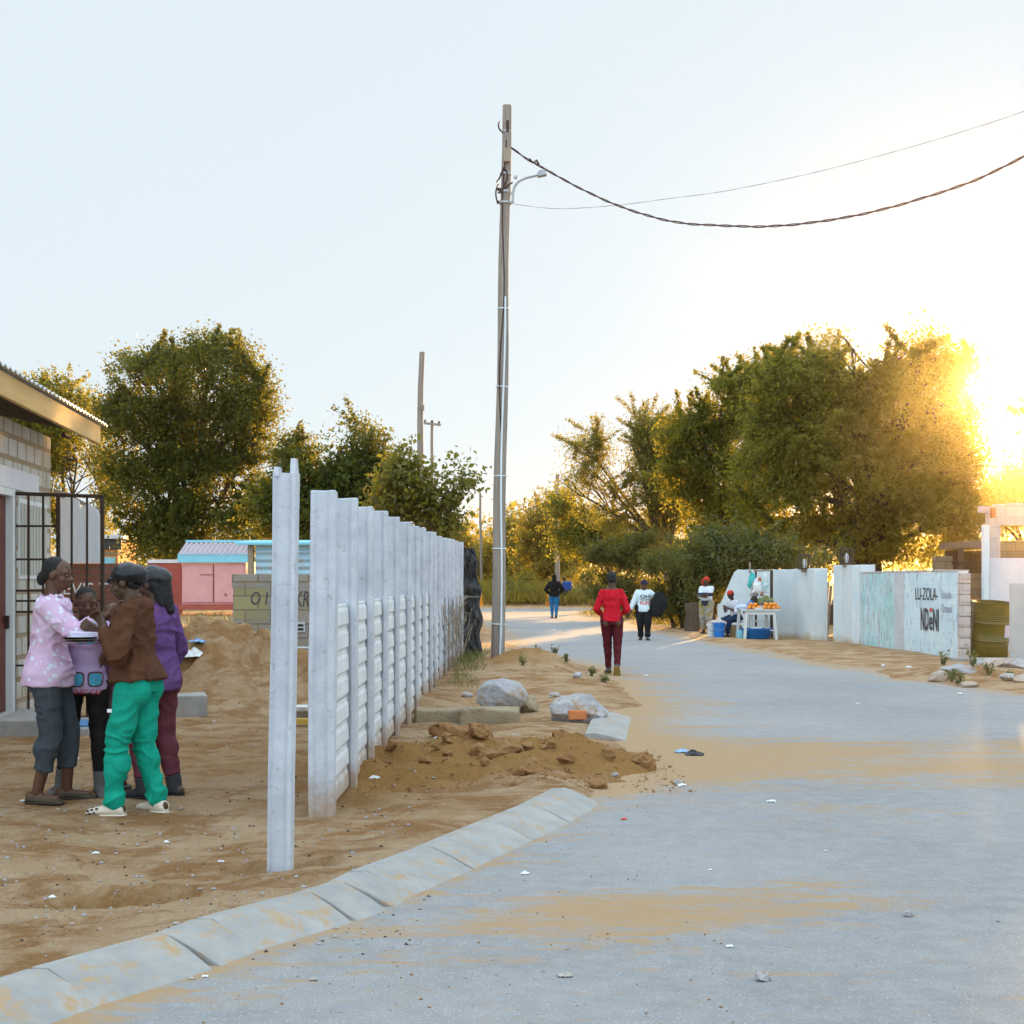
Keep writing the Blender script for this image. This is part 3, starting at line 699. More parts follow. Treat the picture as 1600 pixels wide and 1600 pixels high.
MB().box(at(872, 813, 80.85), (.16, .08, .22), rot=Euler((0, R(20), 0))).build('number_plate', M['white_plastic'], r_, .01)
# orange markers in the grass by the cross road
for px, lab in ((752, 'small orange marker in the grass left of the tall lamp pole'), (856, 'small orange marker in the grass beside the man in black')):
    p = on(px, 940, 80.5); p.z = max(p.z, zat(947, 80.5) - .05)
    o = MB().lathe(p, [(.20, 0), (.20, .03), (.13, .04), (.10, .3), (.05, .62), (.03, .70)], 12).build('road_marker', M['orange'], None, smooth=True); tag(o, lab, 'marker')

# ------------------------------------------------------------------ left building with barred gate
u = Vector((-.0955, .9954)); nrm = Vector((u.y, -u.x))           # u runs along the street wall, nrm points to the street
W15 = Vector((-5.222, 15.0))
def wp(Y, out=0.0):
    s = (Y - 15.0) / u.y; p = W15 + u * s + nrm * out; return p
house = thing('house', 'cream block house with timber eave and dark red door', 'house', (-5.4, 15.5, 0))
ZT = 3.22
mb = MB()
def wseg(mb, Ya, Yb, z0, z1, th=.2, out=0.0):
    a, b = wp(Ya, out), wp(Yb, out); mb.wall(a, b, z0, z1, th)
wseg(mb, 9.0, 14.45, -.2, ZT); wseg(mb, 15.62, 17.4, -.2, ZT); wseg(mb, 14.45, 15.62, 2.72, ZT)
e = wp(17.4); back = -nrm
mb.wall(e + back * .2, e + back * 5.0, -.2, ZT, -.2)
mb.build('wall', M['house_block'], house, 0)
mb = MB(); wseg(mb, 13.9, 16.7, 2.50, 2.72, .24, .02); mb.build('lintel', M['lavender'], house, .008)
mb = MB(); wseg(mb, 15.50, 15.62, .05, 2.50, .14, .015); wseg(mb, 14.45, 14.55, .05, 2.50, .14, .015); wseg(mb, 14.55, 15.50, 2.42, 2.50, .14, .015); mb.build('door_frame', M['white_paint'], house, .006)
mb = MB(); wseg(mb, 14.55, 15.50, .16, 2.42, .05, -.06); d_o = mb.build('door', M['maroon_door'], house, .004)
mb = MB()
for za, zb in ((.35, 1.1), (1.25, 2.25)):
    for ya, yb in ((14.65, 14.98), (15.07, 15.40)): wseg(mb, ya, yb, za, zb, .012, -.047)
mb.build('door_panel', M['maroon_door'], d_o, .006)
p = wp(15.42, -.03); MB().box((p.x, p.y, 1.1), (.05, .04, .14)).build('handle', M['iron'], d_o, .006)
# window strip (grey/cream curtains behind the bars, next to the door)
mb = MB(); wseg(mb, 15.78, 17.15, 1.55, 2.42, .05, .012); w_o = mb.build('window', M['white_paint'], house, .004)
mb = MB()
for k in range(9): wseg(mb, 15.84 + k * .145, 15.84 + k * .145 + .09, 1.60, 2.37, .012, .024)
mb.build('curtain', pmat('striped_curtain', (.55, .50, .38), (.36, .37, .38), 5, .8, .1, 40, stretch=(6, 6, .1)), w_o)
# roof: corrugated sheets on rafters, with fascia beam
EZ = 3.40
def ep(Y, out=.47, dz=0.0):
    q = wp(Y, out); return Vector((q.x, q.y, EZ + dz))
mb = MB(); n = 200; k0 = len(mb.v); rise = math.tan(R(11))
for i in range(n + 1):
    Y = 9.0 + (18.2 - 9.0) * i / n; w = .016 * math.sin(i * 2 * math.pi / 4)
    for out in (.52, -2.0, -4.6):
        q = wp(Y, out); mb.v.append((q.x, q.y, EZ + .06 + w + (.52 - out) * rise))
for i in range(n):
    for j in range(2):
        a = k0 + i * 3 + j; mb.f.append((a, a + 3, a + 4, a + 1))
k1 = len(mb.v)
for x, y, z in mb.v[k0:k1]: mb.v.append((x, y, z - .012))
mb.f += [tuple(v + k1 - k0 for v in reversed(f)) for f in mb.f]
for i in range(n): mb.f.append((k0 + i * 3, k1 + i * 3, k1 + i * 3 + 3, k0 + i * 3 + 3))
for j in range(2): mb.f.append((k0 + n * 3 + j, k1 + n * 3 + j, k1 + n * 3 + j + 1, k0 + n * 3 + j + 1))
rf = mb.build('roof', M['galv'], house, smooth=True)
mb = MB(); a, b = ep(9.0, .44, -.085), ep(18.02, .44, -.085); mb.bar(a, b, .05, .22)
mb.build('fascia', M['beam'], rf, .006)
mb = MB()
for Y in np.arange(9.4, 18.1, .8):
    a = ep(Y, .42, -.06); q = wp(Y, -4.4); mb.bar(a, Vector((q.x, q.y, EZ - .06 + (.42 + 4.4) * rise)), .05, .11)
mb.build('rafter', M['dark_wood'], rf)
mb = MB(); a = ep(17.62, .10, -.12); mb.tube([a, a + Vector((.03, .14, -.01))], [.03, .03], 10); mb.build('pipe_end', M['iron'], house)
# door steps
mb = MB(); p = wp(15.1, .33); mb.box((p.x, p.y, .06), (.55, 1.5, .22), rz=math.atan2(-u.x, u.y)); mb.build('step', M['kerb'], house, .015)
mb = MB(); p = wp(14.9, .80); mb.box((p.x, p.y, .03), (.45, 1.2, .12), rz=math.atan2(-u.x, u.y)); mb.build('step', M['kerb'], house, .015)
o = MB().box((wp(14.75, .86).x, wp(14.75, .86).y, .10), (.30, .62, .02), rz=math.atan2(-u.x, u.y)).build('doormat', pmat('blue_mat', (.06, .16, .34), (.10, .24, .45), 8, .9, .4, 80), None, .004); tag(o, 'flat blue mat lying on the concrete door step', 'mat')

GY = 15.62
gate = thing('security_gate', 'rusty barred security gate standing open beside the dark red door', 'gate', (xat(22, GY), GY, .07))
def gp(px, py): return at(px, py, GY)
mb = MB()
for a, b in (((22, 771), (160, 776)), ((22, 1122), (160, 1122)), ((22, 769), (22, 1124)), ((160, 774), (160, 1124))): mb.bar(gp(*a), gp(*b), .038, .038)
mb.build('frame', M['iron'], gate, .003)
for px, w in ((44.5, .020), (67.5, .020), (91, .036), (112, .020), (136, .020)):
    MB().bar(gp(px, 772), gp(px, 1121), w, w).build('bar', M['iron'], gate)
for (xa, xb, py) in ((22, 91, 822), (22, 91, 874), (22, 91, 923), (22, 160, 939), (22, 160, 956), (22, 160, 1040)):
    MB().bar(gp(xa, py) + Vector((0, .012, 0)), gp(xb, py) + Vector((0, .012, 0)), .022, .022).build('crossbar', M['iron'], gate)
for py in (806, 1085): MB().box(gp(15.5, py), (.10, .05, .12)).build('hinge', M['iron'], gate, .006)

# white board with a torn top, and the red brick yard wall below it
Yb = 18.6
poly = [(88, 880), (159, 880), (159, 808), (155, 806), (152, 797), (149, 795), (140, 787), (136, 786), (133, 789), (127, 795), (124, 792), (124, 784), (118, 780), (110, 776), (104, 776), (98, 780), (92, 776), (88, 774)]
mb = MB(); vs = [at(x, y, Yb) for x, y in poly]; n = len(vs)
mb.v += [tuple(v) for v in vs] + [tuple(v + Vector((0, .03, 0))) for v in vs]
mb.f += [tuple(range(n)), tuple(reversed(range(n, 2 * n)))] + [(i, i + n, (i + 1) % n + n, (i + 1) % n) for i in range(n)]
o = mb.build('board', pmat('whitewashed_board', (.58, .64, .70), (.72, .75, .77), 3, .7, .3, 30, c3=(.48, .50, .60), c3lo=.55, c3hi=.75, stretch=(6, 6, .4)), None); tag(o, 'tall whitewashed board with a torn ragged top edge behind the gate bars', 'board')
mb = MB(); mb.v += [(v.x + .02, v.y + .06, v.z + .06) for v in (vs[16], vs[14], vs[9], vs[5], vs[2])]
o = MB().bar(at(84, 770, Yb + .12), at(110, 777, Yb + .12), .07, .10).bar(at(108, 776, Yb + .14), at(158, 800, Yb + .14), .05, .05).build('roof_batten', M['old_wood'], None); tag(o, 'loose grey batten lying along the torn edge of the white board', 'batten')
yw = thing('brick_wall', 'low red brick yard wall with white painted letters', 'wall', (-5.6, 18.75, 0))
mb = MB(); mb.wall((xat(78, 18.8), 18.72), (xat(196, 18.8), 18.72), -.1, zat(881, 18.72), .22); mb.wall((xat(163, 18.8), 18.74), (xat(196, 18.8), 18.74), zat(881, 18.72), zat(884, 18.72) + .03, .15)
mb.build('wall', M['red_brick'], yw, .006)

def text_mesh(s, size=1.0, shear=0.0, extrude=0.0, bold=0.0):
    cu = bpy.data.curves.new('lettering', 'FONT'); cu.body = s; cu.size = size; cu.shear = shear; cu.extrude = extrude; cu.offset = bold; cu.resolution_u = 4
    ob = bpy.data.objects.new('lettering', cu); COL.objects.link(ob); dg = bpy.context.evaluated_depsgraph_get()
    me = bpy.data.meshes.new_from_object(ob.evaluated_get(dg)); bpy.data.objects.remove(ob); bpy.data.curves.remove(cu); return me
def letters(name, s, parent, m, p, ux, w, h, depth=.003, shear=0.0, bold=0.0, squeeze=None, rot=0.0):
    """flat lettering of width w and height h; p = lower left corner, ux = horizontal direction on the wall; sits 'depth' proud"""
    me = text_mesh(s, 1.0, shear, depth / 2, bold); co = np.array([v.co[:] for v in me.vertices]); mn, mx = co.min(0), co.max(0)
    ux = Vector((ux[0], ux[1], 0)).normalized(); up = Vector((0, 0, 1)); out = ux.cross(up)
    for v in me.vertices:
        a = (v.co.x - mn[0]) / (mx[0] - mn[0]) * w; b = (v.co.y - mn[1]) / (mx[1] - mn[1]) * h
        a, b = a * math.cos(rot) - b * math.sin(rot), a * math.sin(rot) + b * math.cos(rot)
        v.co = Vector(p) + ux * a + up * b + out * (v.co.z + depth / 2)
    off = wloc(parent); me.transform(Matrix.Translation(-off)); me.materials.append(m)
    o = bpy.data.objects.new(name, me); COL.objects.link(o); o.parent = parent; return o
M['ink_white'] = pmat('white_lettering_paint', (.70, .72, .74), (.78, .78, .78), 6, .7, .1, 50)
M['ink_dark'] = pmat('dark_lettering_paint', (.035, .03, .045), (.085, .07, .075), 6, .7, .1, 50, c3=(.5, .54, .57), c3lo=.64, c3hi=.72, c3scale=9)
M['ink_red'] = pmat('red_lettering_paint', (.60, .06, .05), (.68, .10, .08), 6, .7, .1, 50)
M['ink_faint'] = pmat('faded_lettering_paint', (.36, .36, .44), (.44, .44, .50), 8, .7, .1, 50)
pp = at(99, 929, 18.715); letters('lettering', 'EVIS T', yw, M['ink_white'], pp, (1, 0), .58, .15, shear=.1)

# orange house far behind the tree
oh = thing('house', 'small orange house with a pale roof glimpsed beyond the gate', 'house', (-16.6, 60, gz(-16.6, 60)))
xa, xb = xat(95, 60), xat(184, 60); gz0 = gz(-16, 60)
MB().box(((xa + xb) / 2, 61.5, gz0 + 1.2), (xb - xa, 3, 2.8)).build('wall', M['orange_wall'], oh, .02)
mb = MB(); zt = zat(836, 60); mb.prism([(xa - .2, 59.7), (xb + .3, 59.7), (xb + .3, 63.2), (xa - .2, 63.2)], zt - .16, zt); mb.build('roof', M['galv'], oh, .01)
MB().box((xat(176, 60), 59.97, zat(851, 60)), (.75, .06, .42)).build('window', M['black'], oh, .01)
MB().box((xat(171, 60), 59.95, zat(886, 60)), (.5, .1, .8)).build('door', M['skyblue'], oh, .01)
mb = MB(); mb.prism([(xat(150, 59), 58.6), (xat(188, 59), 58.6), (xat(188, 59), 59.3), (xat(150, 59), 59.3)], zat(868, 59), zat(862, 59)); mb.build('canopy', M['tan_block'], oh, .01)

# far left red wall, pink kiosk, blue roof wall, grey block wall
gL = gz(-11, 44)
o = MB().wall((xat(168, 43), 43), (xat(236, 43), 43), gL - .3, zat(886, 43), .2).build('boundary_wall', M['red_brick'], None, .01); tag(o, 'dark red brick wall in the distance beside the orange house', 'wall')
rw = thing('painted_wall', 'dark red painted wall with faded marks left of the pink kiosk', 'wall', (xat(256, 42.8), 42.8, gL))
MB().wall((xat(232, 42.8), 42.8), (xat(283, 42.8), 42.8), gL - .3, zat(874, 42.8), .2).build('wall', M['redwall'], rw, .01)
MB().box((xat(257, 42.8), 42.78, zat(877, 42.8)), (.95, .03, .10)).build('painted_band', M['lavender'], rw)
KY = 42.0
kz = zat(951, KY); ki = thing('kiosk', 'small pink double-door kiosk with a sky blue band and tiled sheet roof', 'kiosk', (xat(334, KY), KY, kz))
xa, xb = xat(284, KY), xat(384, KY)
MB().box(((xa + xb) / 2, KY + .9, (kz + zat(878, KY)) / 2), (xb - xa, 1.8, zat(878, KY) - kz + .02)).build('wall', M['pink'], ki, .01)
for a, b in ((287, 333), (335, 381)):
    d_o = MB().box((xat((a + b) / 2, KY), KY - .015, (zat(941, KY) + zat(882, KY)) / 2), (xat(b, KY) - xat(a, KY), .05, zat(882, KY) - zat(941, KY))).build('door', M['pink'], ki, .006)
    if a < 300: MB().box((xat(323, KY), KY - .05, zat(898, KY)), (.36, .015, .02)).build('bolt', M['rust'], d_o)
    else: MB().box((xat(353, KY), KY - .05, zat(929, KY)), (.05, .03, .06)).build('latch', M['rust'], d_o)
MB().box((xat(334, KY), KY - .047, (zat(940, KY) + zat(882, KY)) / 2), (.025, .012, zat(882, KY) - zat(940, KY))).build('door_edge', M['rust'], ki)
MB().box(((xa + xb) / 2, KY - .06, kz + .05), (xb - xa + .1, .12, .16)).build('sill', M['redwall'], ki, .01)
MB().box((xat(334, KY), KY - .10, (zat(865, KY) + zat(879, KY)) / 2), (xat(389, KY) - xat(279, KY), .08, zat(865, KY) - zat(879, KY))).build('fascia', M['skyblue'], ki, .008)
mb = MB(); n = 84; xl, xr = xat(280, KY), xat(388, KY)
for i in range(n + 1):
    x = xl + (xr - xl) * i / n; w = .028 * math.sin(i * 2 * math.pi / 6)
    mb.v += [(x, KY - .15, zat(866, KY) + w), (x, KY + .85, zat(850, KY) + w + .06)]
for i in range(n): mb.f.append((2 * i, 2 * i + 2, 2 * i + 3, 2 * i + 1))
k = len(mb.v); mb.v += [(x, y, z - .02) for x, y, z in mb.v]; mb.f += [tuple(v + k for v in reversed(f)) for f in mb.f]
for i in range(n): mb.f.append((2 * i, k + 2 * i, k + 2 * i + 2, 2 * i + 2))
r_o = mb.build('roof', M['rooftile'], ki, smooth=True)
MB().box((xat(334, KY), KY + .86, zat(848.5, KY) + .07), (xr - xl, .10, .07)).build('ridge', M['skyblue'], r_o, .008)
# corrugated sheet wall behind grey block wall
cs = thing('shed', 'blue corrugated iron shed behind the grey block wall', 'shed', (xat(445, 27), 27, gz(xat(445, 27), 27)))
mb = MB(); n = 66; xl, xr = xat(399, 27), xat(560, 27); zt, zb = zat(848, 27), zat(905, 27) - .8
for i in range(n + 1):
    z = zb + (zt - zb) * i / n; w = .02 * math.sin(i * 2 * math.pi / 6); mb.v += [(xl, 27 + w, z), (xr, 27 + w, z), (xl, 27.02 + w, z), (xr, 27.02 + w, z)]
for i in range(n):
    a = 4 * i; mb.f += [(a, a + 1, a + 5, a + 4), (a + 2, a + 6, a + 7, a + 3), (a, a + 4, a + 6, a + 2), (a + 1, a + 3, a + 7, a + 5)]
mb.build('wall', pmat('blue_corrugated_sheet', (.28, .46, .55), (.42, .56, .62), 2, .5, .1, 50, c3=(.42, .38, .40), c3lo=.52, c3hi=.66, c3scale=4, metal=.2), cs, smooth=True)
MB().box(((xl + xr) / 2 - .1, 27.6, zt + .02), (xr - xl + .5, 1.5, .05), rot=Euler((R(3), 0, 0))).build('roof', M['skyblue'], cs, .01)
MB().box((xl - .09, 27.05, (zb + zt) / 2), (.10, .12, zt - zb)).build('corner_post', M['old_wood'], cs, .006)
BY = 22.6
bw = thing('block_wall', 'grey concrete block wall with black graffiti rising behind the sand heap', 'wall', (xat(430, BY), BY, 0))
xl, xr = xat(364, BY), -1.75
bt = zat(897, BY)
mb = MB(); mb.wall((xl, BY), (xr, BY), -.2, bt - .215, .19); mb.wall((xl - .02, BY), (xr, BY), bt - .213, bt, .19)
mb.build('wall', M['grey_block'], bw, .006)
mb = MB(); mb.wall((xat(366, BY), BY - .003), (xat(418, BY), BY - .003), zat(968, BY), zat(919, BY), .004)
mb.build('paint_patch', blockmat('mossy_yellow_block', (.29, .26, .12), (.35, .32, .16), (.24, .20, .13), .39, .215, .016, stain=(.27, .25, .2)), bw)
letters('graffiti', 'O I', bw, M['ink_dark'], at(392, 945, BY - .004), (1, 0), .26, .20, shear=.15)
letters('graffiti', 'KR', bw, M['ink_dark'], at(461, 948, BY - .004), (1, 0), .215, .24, shear=.2)
mb = MB(); mb.box((xat(469, BY), BY - .01, zat(980, BY)), (.15, .03, .15)); hole = mb.build('vent_block', M['concrete'], bw, .006)
mb = MB()
for z in (-.03, .03): mb.box((xat(469, BY), BY - .027, zat(980, BY) + z), (.11, .01, .035))
mb.build('vent_slot', M['black'], hole)
# pipes and planks lying between the heap and the fence
o = MB().tube([at(464, 1012, 15.3), at(484, 1012, 15.6)], .012, 6).build('pipe', M['conduit'], None); tag(o, 'thin pale blue pipe bridging the gap behind the lone post', 'pipe')
p = on(470, 1093, 16.2); o = MB().box(p + Vector((0, 0, .14)), (.5, .3, .05)).box(p + Vector((0, .05, .06)), (.3, .16, .14)).build('concrete_slab', M['panel'], None, .008); tag(o, 'pale concrete slab propped up behind the lone post', 'slab')
p = on(468, 1118, 15.6); o = MB().box(p + Vector((0, 0, .05)), (.5, .09, .06)).build('plank', pmat('yellow_plank', (.55, .33, .05), (.62, .40, .08), 4, .7, .2, 30), None, .004); tag(o, 'short yellow plank on the ground behind the lone post', 'plank')
p = on(290, 1100, 16.6); o = MB().box(p + Vector((0, .1, .10)), (.42, .62, .24), rz=.25).build('concrete_block', M['kerb'], None, .015); rough_up(o, .012, 6, 3, 2); tag(o, 'square concrete block on the lot in front of the sand heap', 'concrete block')

# ------------------------------------------------------------------ right side: limewashed wall, gate, mural wall, house, drum
A_, B_, C_, D_, E_, F_, G_ = [Vector((xat(px, Y), Y)) for px, Y in ((1121, 40.4), (1241, 38.4), (1272, 36.6), (1301, 36.2), (1344, 34.3), (1413, 31.4), (1496, 28.9))]
zg = gz(6.5, 38)
lw = thing('boundary_wall', 'limewashed wall with mud-stained foot behind the fruit stall', 'wall', (A_.x, A_.y, zg))
Zw = zat(890, 38.5)
mb = MB(); d = (B_ - A_).normalized(); nn = Vector((-d.y, d.x)) * .2; k = 26; L = (B_ - A_).length
top = []
for i in range(k + 1):
    s = L * i / k; zt = Zw - .95 * (1 - sstep(0, .72, np.array(s))) - .01 * math.sin(i * 1.7); top.append((A_ + d * s, float(zt)))
for q, zt in top: mb.v += [(q.x, q.y, zg - .2), (q.x, q.y, zt), (q.x + nn.x, q.y + nn.y, zg - .2), (q.x + nn.x, q.y + nn.y, zt)]
for i in range(k):
    a = 4 * i; mb.f += [(a, a + 4, a + 5, a + 1), (a + 2, a + 3, a + 7, a + 6), (a + 1, a + 5, a + 7, a + 3)]
mb.f += [(0, 1, 3, 2), (4 * k, 4 * k + 2, 4 * k + 3, 4 * k + 1)]
mb.build('wall', M['limewash'], lw)
MB().wall(B_ + Vector((-.02, -.10)), C_, zg - .2, Zw + .02, .35).build('pier', M['limewash'], lw, .02)
MB().box((xat(1172.5, 39.4), 39.5, zat(887, 39.4)), (.04, .04, .30)).build('rebar', M['old_wood'], lw)
gp_ = thing('gate_pier', 'limewashed gate pier with stepped right shoulder', 'gate pier', (D_.x, D_.y, zg))
MB().wall(D_ + Vector((0, -.05)), D_ + Vector((.16, -.35)), zg - .2, zat(883, 36), .6).build('pier', M['limewash'], gp_, .02)
MB().wall(D_ + Vector((.165, -.34)), E_ + Vector((.0, -.02)), zg - .2, zat(883, 35.4), .35).build('wall', M['limewash'], gp_, .012)
MB().box((E_.x + .12, E_.y + .25, (zg + zat(885, 34.6)) / 2), (.34, .4, zat(885, 34.6) - zg), rz=-.9).build('shoulder', M['limewash'], gp_, .012)
# half open plank gate between the piers
wg = thing('wooden_gate', 'narrow grey plank gate hanging ajar between the limewashed piers', 'gate', (xat(1277, 36.8), 36.8, zg))
MB().box((xat(1276.5, 36.8), 36.8, zg + .85), (.13, .10, 1.72)).build('gate_post', M['dark_wood'], wg, .006)
for i in range(4):
    x = xat(1282 + i * 4.4, 37.1 + i * .12); hgt = 1.66 - .10 * i
    MB().box((x, 37.1 + i * .12, zg + hgt / 2 + .02), (.068, .02, hgt), rot=Euler((0, R(1.5 + i * 1.2), .3))).build('plank', M['old_wood'], wg, .002)
MB().bar((xat(1280, 37), 37.0, zg + 1.05), (xat(1298, 37.4), 37.4, zg + .92), .10, .02).build('rail', M['white_paint'], wg)
MB().bar((xat(1280, 37), 36.98, zg + .10), (xat(1299, 37.4), 37.38, zg + .06), .07, .03).build('rail', M['old_wood'], wg)
# lanterns on the piers
def lantern(px, pyb, Y, label):
    p = Vector((xat(px, Y), Y, zat(pyb, Y))); l = thing('lantern', label, 'lantern', p); h = .40; w = .26
    mb = MB()
    for i in (-1, 1):
        for j in (-1, 1): mb.bar(p + Vector((i * w / 2, j * w / 2, 0)), p + Vector((i * w / 2, j * w / 2, h)), .03)
    for z in (.02, h - .02):
        for i in (-1, 1): mb.bar(p + Vector((-w / 2, i * w / 2, z)), p + Vector((w / 2, i * w / 2, z)), .035); mb.bar(p + Vector((i * w / 2, -w / 2, z)), p + Vector((i * w / 2, w / 2, z)), .035)
    for k in range(5): mb.bar(p + Vector((-w / 2 + w * k / 4, -w / 2, 0)), p + Vector((-w / 2 + w * k / 4, -w / 2, h)), .014)
    mb.build('cage', M['dark_wood'], l)
    MB().lathe(p + Vector((0, 0, .03)), [(.02, 0), (.05, .05), (.055, .17), (.03, .24)], 10).build('bulb', M['white_plastic'], l, smooth=True)
    MB().box(p + Vector((0, 0, -.03)), (.16, .16, .08)).build('base', M['old_wood'], l, .006)
lantern(1257, 890, 37.3, 'square dark cage lantern on the pier left of the plank gate')
lantern(1323, 882, 35.6, 'square dark cage lantern on the pier right of the plank gate')
# mural wall
mw = thing('mural_wall', 'weathered block wall painted teal and white with black lettering', 'wall', (F_.x, F_.y, zg))
zA, zB, zC = zat(896, 34.3), zat(894, 31.4), zat(893, 28.9)
mb = MB()
E2 = E_ + (F_ - E_) * .02
mid = E_.lerp(F_, .79)
def wquad(p, q, z0a, z0b, z1a, z1b, th):
    d = (q - p).normalized(); n_ = Vector((-d.y, d.x)) * th; m_ = MB()
    m_.v += [(p.x, p.y, z0a), (q.x, q.y, z0b), (q.x, q.y, z1b), (p.x, p.y, z1a)]; m_.v += [(x + n_.x, y + n_.y, z) for x, y, z in m_.v]
    m_.f += [(0, 1, 2, 3), (7, 6, 5, 4), (0, 4, 5, 1), (1, 5, 6, 2), (2, 6, 7, 3), (3, 7, 4, 0)]; return m_
def rough_wall(mb, m, name, par, amp=.012, cuts=5):
    o = mb.build(name, m, par); rough_up(o, amp, 2.5, 5, cuts); return o
zA2 = zA + (zB - zA) * .79
rough_wall(wquad(E2, mid, -.1, -.1, zA, zA2, .22), M['mural_teal'], 'teal_panel', mw)
rough_wall(wquad(mid, F_, -.1, -.1, zA2, zB, .24), M['mural_grey'], 'bare_panel', mw)
rough_wall(wquad(F_, G_, -.1, -.1, zB, zC, .22), M['mural_blue'], 'lettered_panel', mw)
dG = (G_ - F_).normalized(); nG = Vector((-dG.y, dG.x))
mb = MB(); hz = 0
for k in range(8):
    hh = (zC + .0) / 8 + .0; mb.wall(G_ + dG * .004 - nG * 0 + dG * random.uniform(0, .02), G_ + dG * (.12 + random.uniform(-.02, .02)), -.02 + k * hh, -.02 + (k + 1) * hh - .01, .22)
mb.build('block_end', M['pink_block'], mw, .015)
mb = MB(); zc2 = max(zA, zC); 
for p, q, a, b in ((E2, F_, zA, zB), (F_, G_, zB, zC)): 
    q_ = wquad(p, q, a + .002, b + .002, a + .035, b + .035, .25); mb.add(q_.v, q_.f)
o = mb.build('coping', M['pink_block'], mw, .008); rough_up(o, .01, 4, 2, 6)
def on_mural(px, py, dd=.0): # point on the lettered panel seen at photo pixel
    k = (px - 800) / F; t_ = (k * F_.y - F_.x) / (dG.x - k * dG.y); q = F_ + dG * t_; q = q - nG * (.012 + dd); return Vector((q.x, q.y, zat(py, q.y)))
def mural_text(name, s, pxl, pyb, pxr, pyt, m, bold=.0, shear=0.0):
    a, b = on_mural(pxl, pyb), on_mural(pxr, pyb); c_ = on_mural(pxl, pyt)
    letters(name, s, mw, m, (a.x, a.y, a.z), dG, (b - a).length, c_.z - a.z, .004, shear, bold)
mural_text('lettering', 'LU-ZOLA-', 1431, 937, 1466, 918, M['ink_dark'], -.004)
mural_text('lettering', 'ND', 1439.5, 984, 1451.5, 950, M['ink_dark'], .010)
mural_text('lettering', 'e', 1452.8, 984.5, 1458, 963.5, M['ink_dark'], .010)
mural_text('lettering', 'NI', 1459, 985.5, 1467.5, 951.5, M['ink_dark'], .010)
a, b = on_mural(1453, 956, .0), on_mural(1457.5, 950.5, .0)
q_ = wquad(Vector((a.x, a.y)), Vector((b.x, b.y)), a.z, a.z, b.z, b.z, .003); q_.build('lettering', M['ink_red'], mw)
mural_text('lettering', 'Ezouka', 1472, 935, 1487, 922, M['ink_faint'])
mural_text('lettering', 'Ormond', 1472, 957, 1488.5, 943, M['ink_faint'])
# oil drum in the gateway
DY = 29.0; dp = on(1545, 1020, DY); dr = .355; dh = zat(938, DY) - dp.z - .02
drum = thing('oil_drum', 'open olive green oil drum standing at the end of the mural wall', 'oil drum', dp)
prof = [(dr - .01, 0), (dr, .012)]
for zc in (.33, .64):
    prof += [(dr, dh * zc - .03), (dr + .018, dh * zc), (dr, dh * zc + .03)]
for zc in (.25, .285, .70, .735, .77):
    prof += [(dr, dh * zc - .011), (dr + .010, dh * zc), (dr, dh * zc + .011)]
prof = prof[:2] + sorted(prof[2:], key=lambda a: a[1]) + [(dr, dh - .02), (dr + .010, dh - .012), (dr + .010, dh), (dr - .012, dh), (dr - .014, dh - .02), (dr - .014, .12), (.0, .12)]
MB().lathe(dp, prof, 40, cap=False).build('body', M['drum'], drum, smooth=True)
MB().lathe(dp + Vector((0, 0, dh - .09)), [(0, 0), (dr - .015, 0)], 30, cap=False).build('filling', M['rust'], drum)
mb = MB(); 
for k in range(8):
    a = R(-62 + k * 4.2 + 0); a2 = R(-62 + (k + 1) * 4.2)
    mb.v += []
    v0 = [(dp.x + (dr + .016) * math.cos(q), dp.y + (dr + .016) * math.sin(q), dp.z + z) for q in (a, a2) for z in (dh * .40, dh * .62)]
    mb.add(v0, [(0, 2, 3, 1)])
mb.build('paper_label', pmat('printed_label', (.70, .62, .60), (.55, .40, .50), 9, .6, .1, 60, c3=(.60, .20, .12), c3lo=.58, c3hi=.62, c3scale=12), drum)
drum.rotation_euler = (R(5.5), R(1.5), 0)
# house shell on the right
HY = 31.0
hs = thing('unfinished_house', 'roofless pale block house shell with an empty window opening', 'house', (xat(1570, HY), HY, 0))
x0, x1 = xat(1547, HY), xat(1760, HY); wl_, wr_ = xat(1564, HY), xat(1650, HY)
zc, zl, zt, zp = zat(872, HY), zat(872, HY), zat(822, HY), zat(792, HY)
mb = MB(); mb.wall((x0, HY), (x1, HY), -.2, zl, .2); mb.build('wall', M['lavender'], hs, .012)
mb = MB(); mb.wall((x0 - .03, HY + .03), (wl_, HY + .03), zl + .003, zt + .02, .2); mb.wall((wr_, HY + .03), (x1, HY + .03), zl + .003, zt + .02, .2)
mb.wall((x0 - .03, HY + .03), (x1, HY + .03), zt + .023, zp, .2)
for a, b, z in ((1555, 1572, 3), (1578, 1600, 4.2), (1606, 1640, 2.6)): mb.wall((xat(a, HY), HY + .03), (xat(b, HY), HY + .03), zp + .003, zp + z * .02, .2)
o = mb.build('upper_wall', M['pink_block'], hs, .01)
bx0 = xat(1553, HY + 3.5); mb = MB(); mb.wall((bx0, HY + 3.5), (x1 + 1.5, HY + 3.5), -.2, 2.45, .2); mb.wall((x0 + .05, HY + .25), (bx0 + .02, HY + 3.48), -.2, zl, -.2); mb.build('back_wall', M['tan_block'], hs, .01)
MB().box((xat(1541.5, HY - .05), HY + .02, (zat(820, HY)) / 2), (.125, .16, zat(820, HY))).build('corner_pier', M['skyblue'] if False else M['limewash'], hs, .012)
MB().bar((xat(1530, HY), HY - .02, zp - .05), (xat(1553, HY), HY + .1, zp - .06), .12, .14).build('stub_lintel', M['pink_block'], hs, .008)
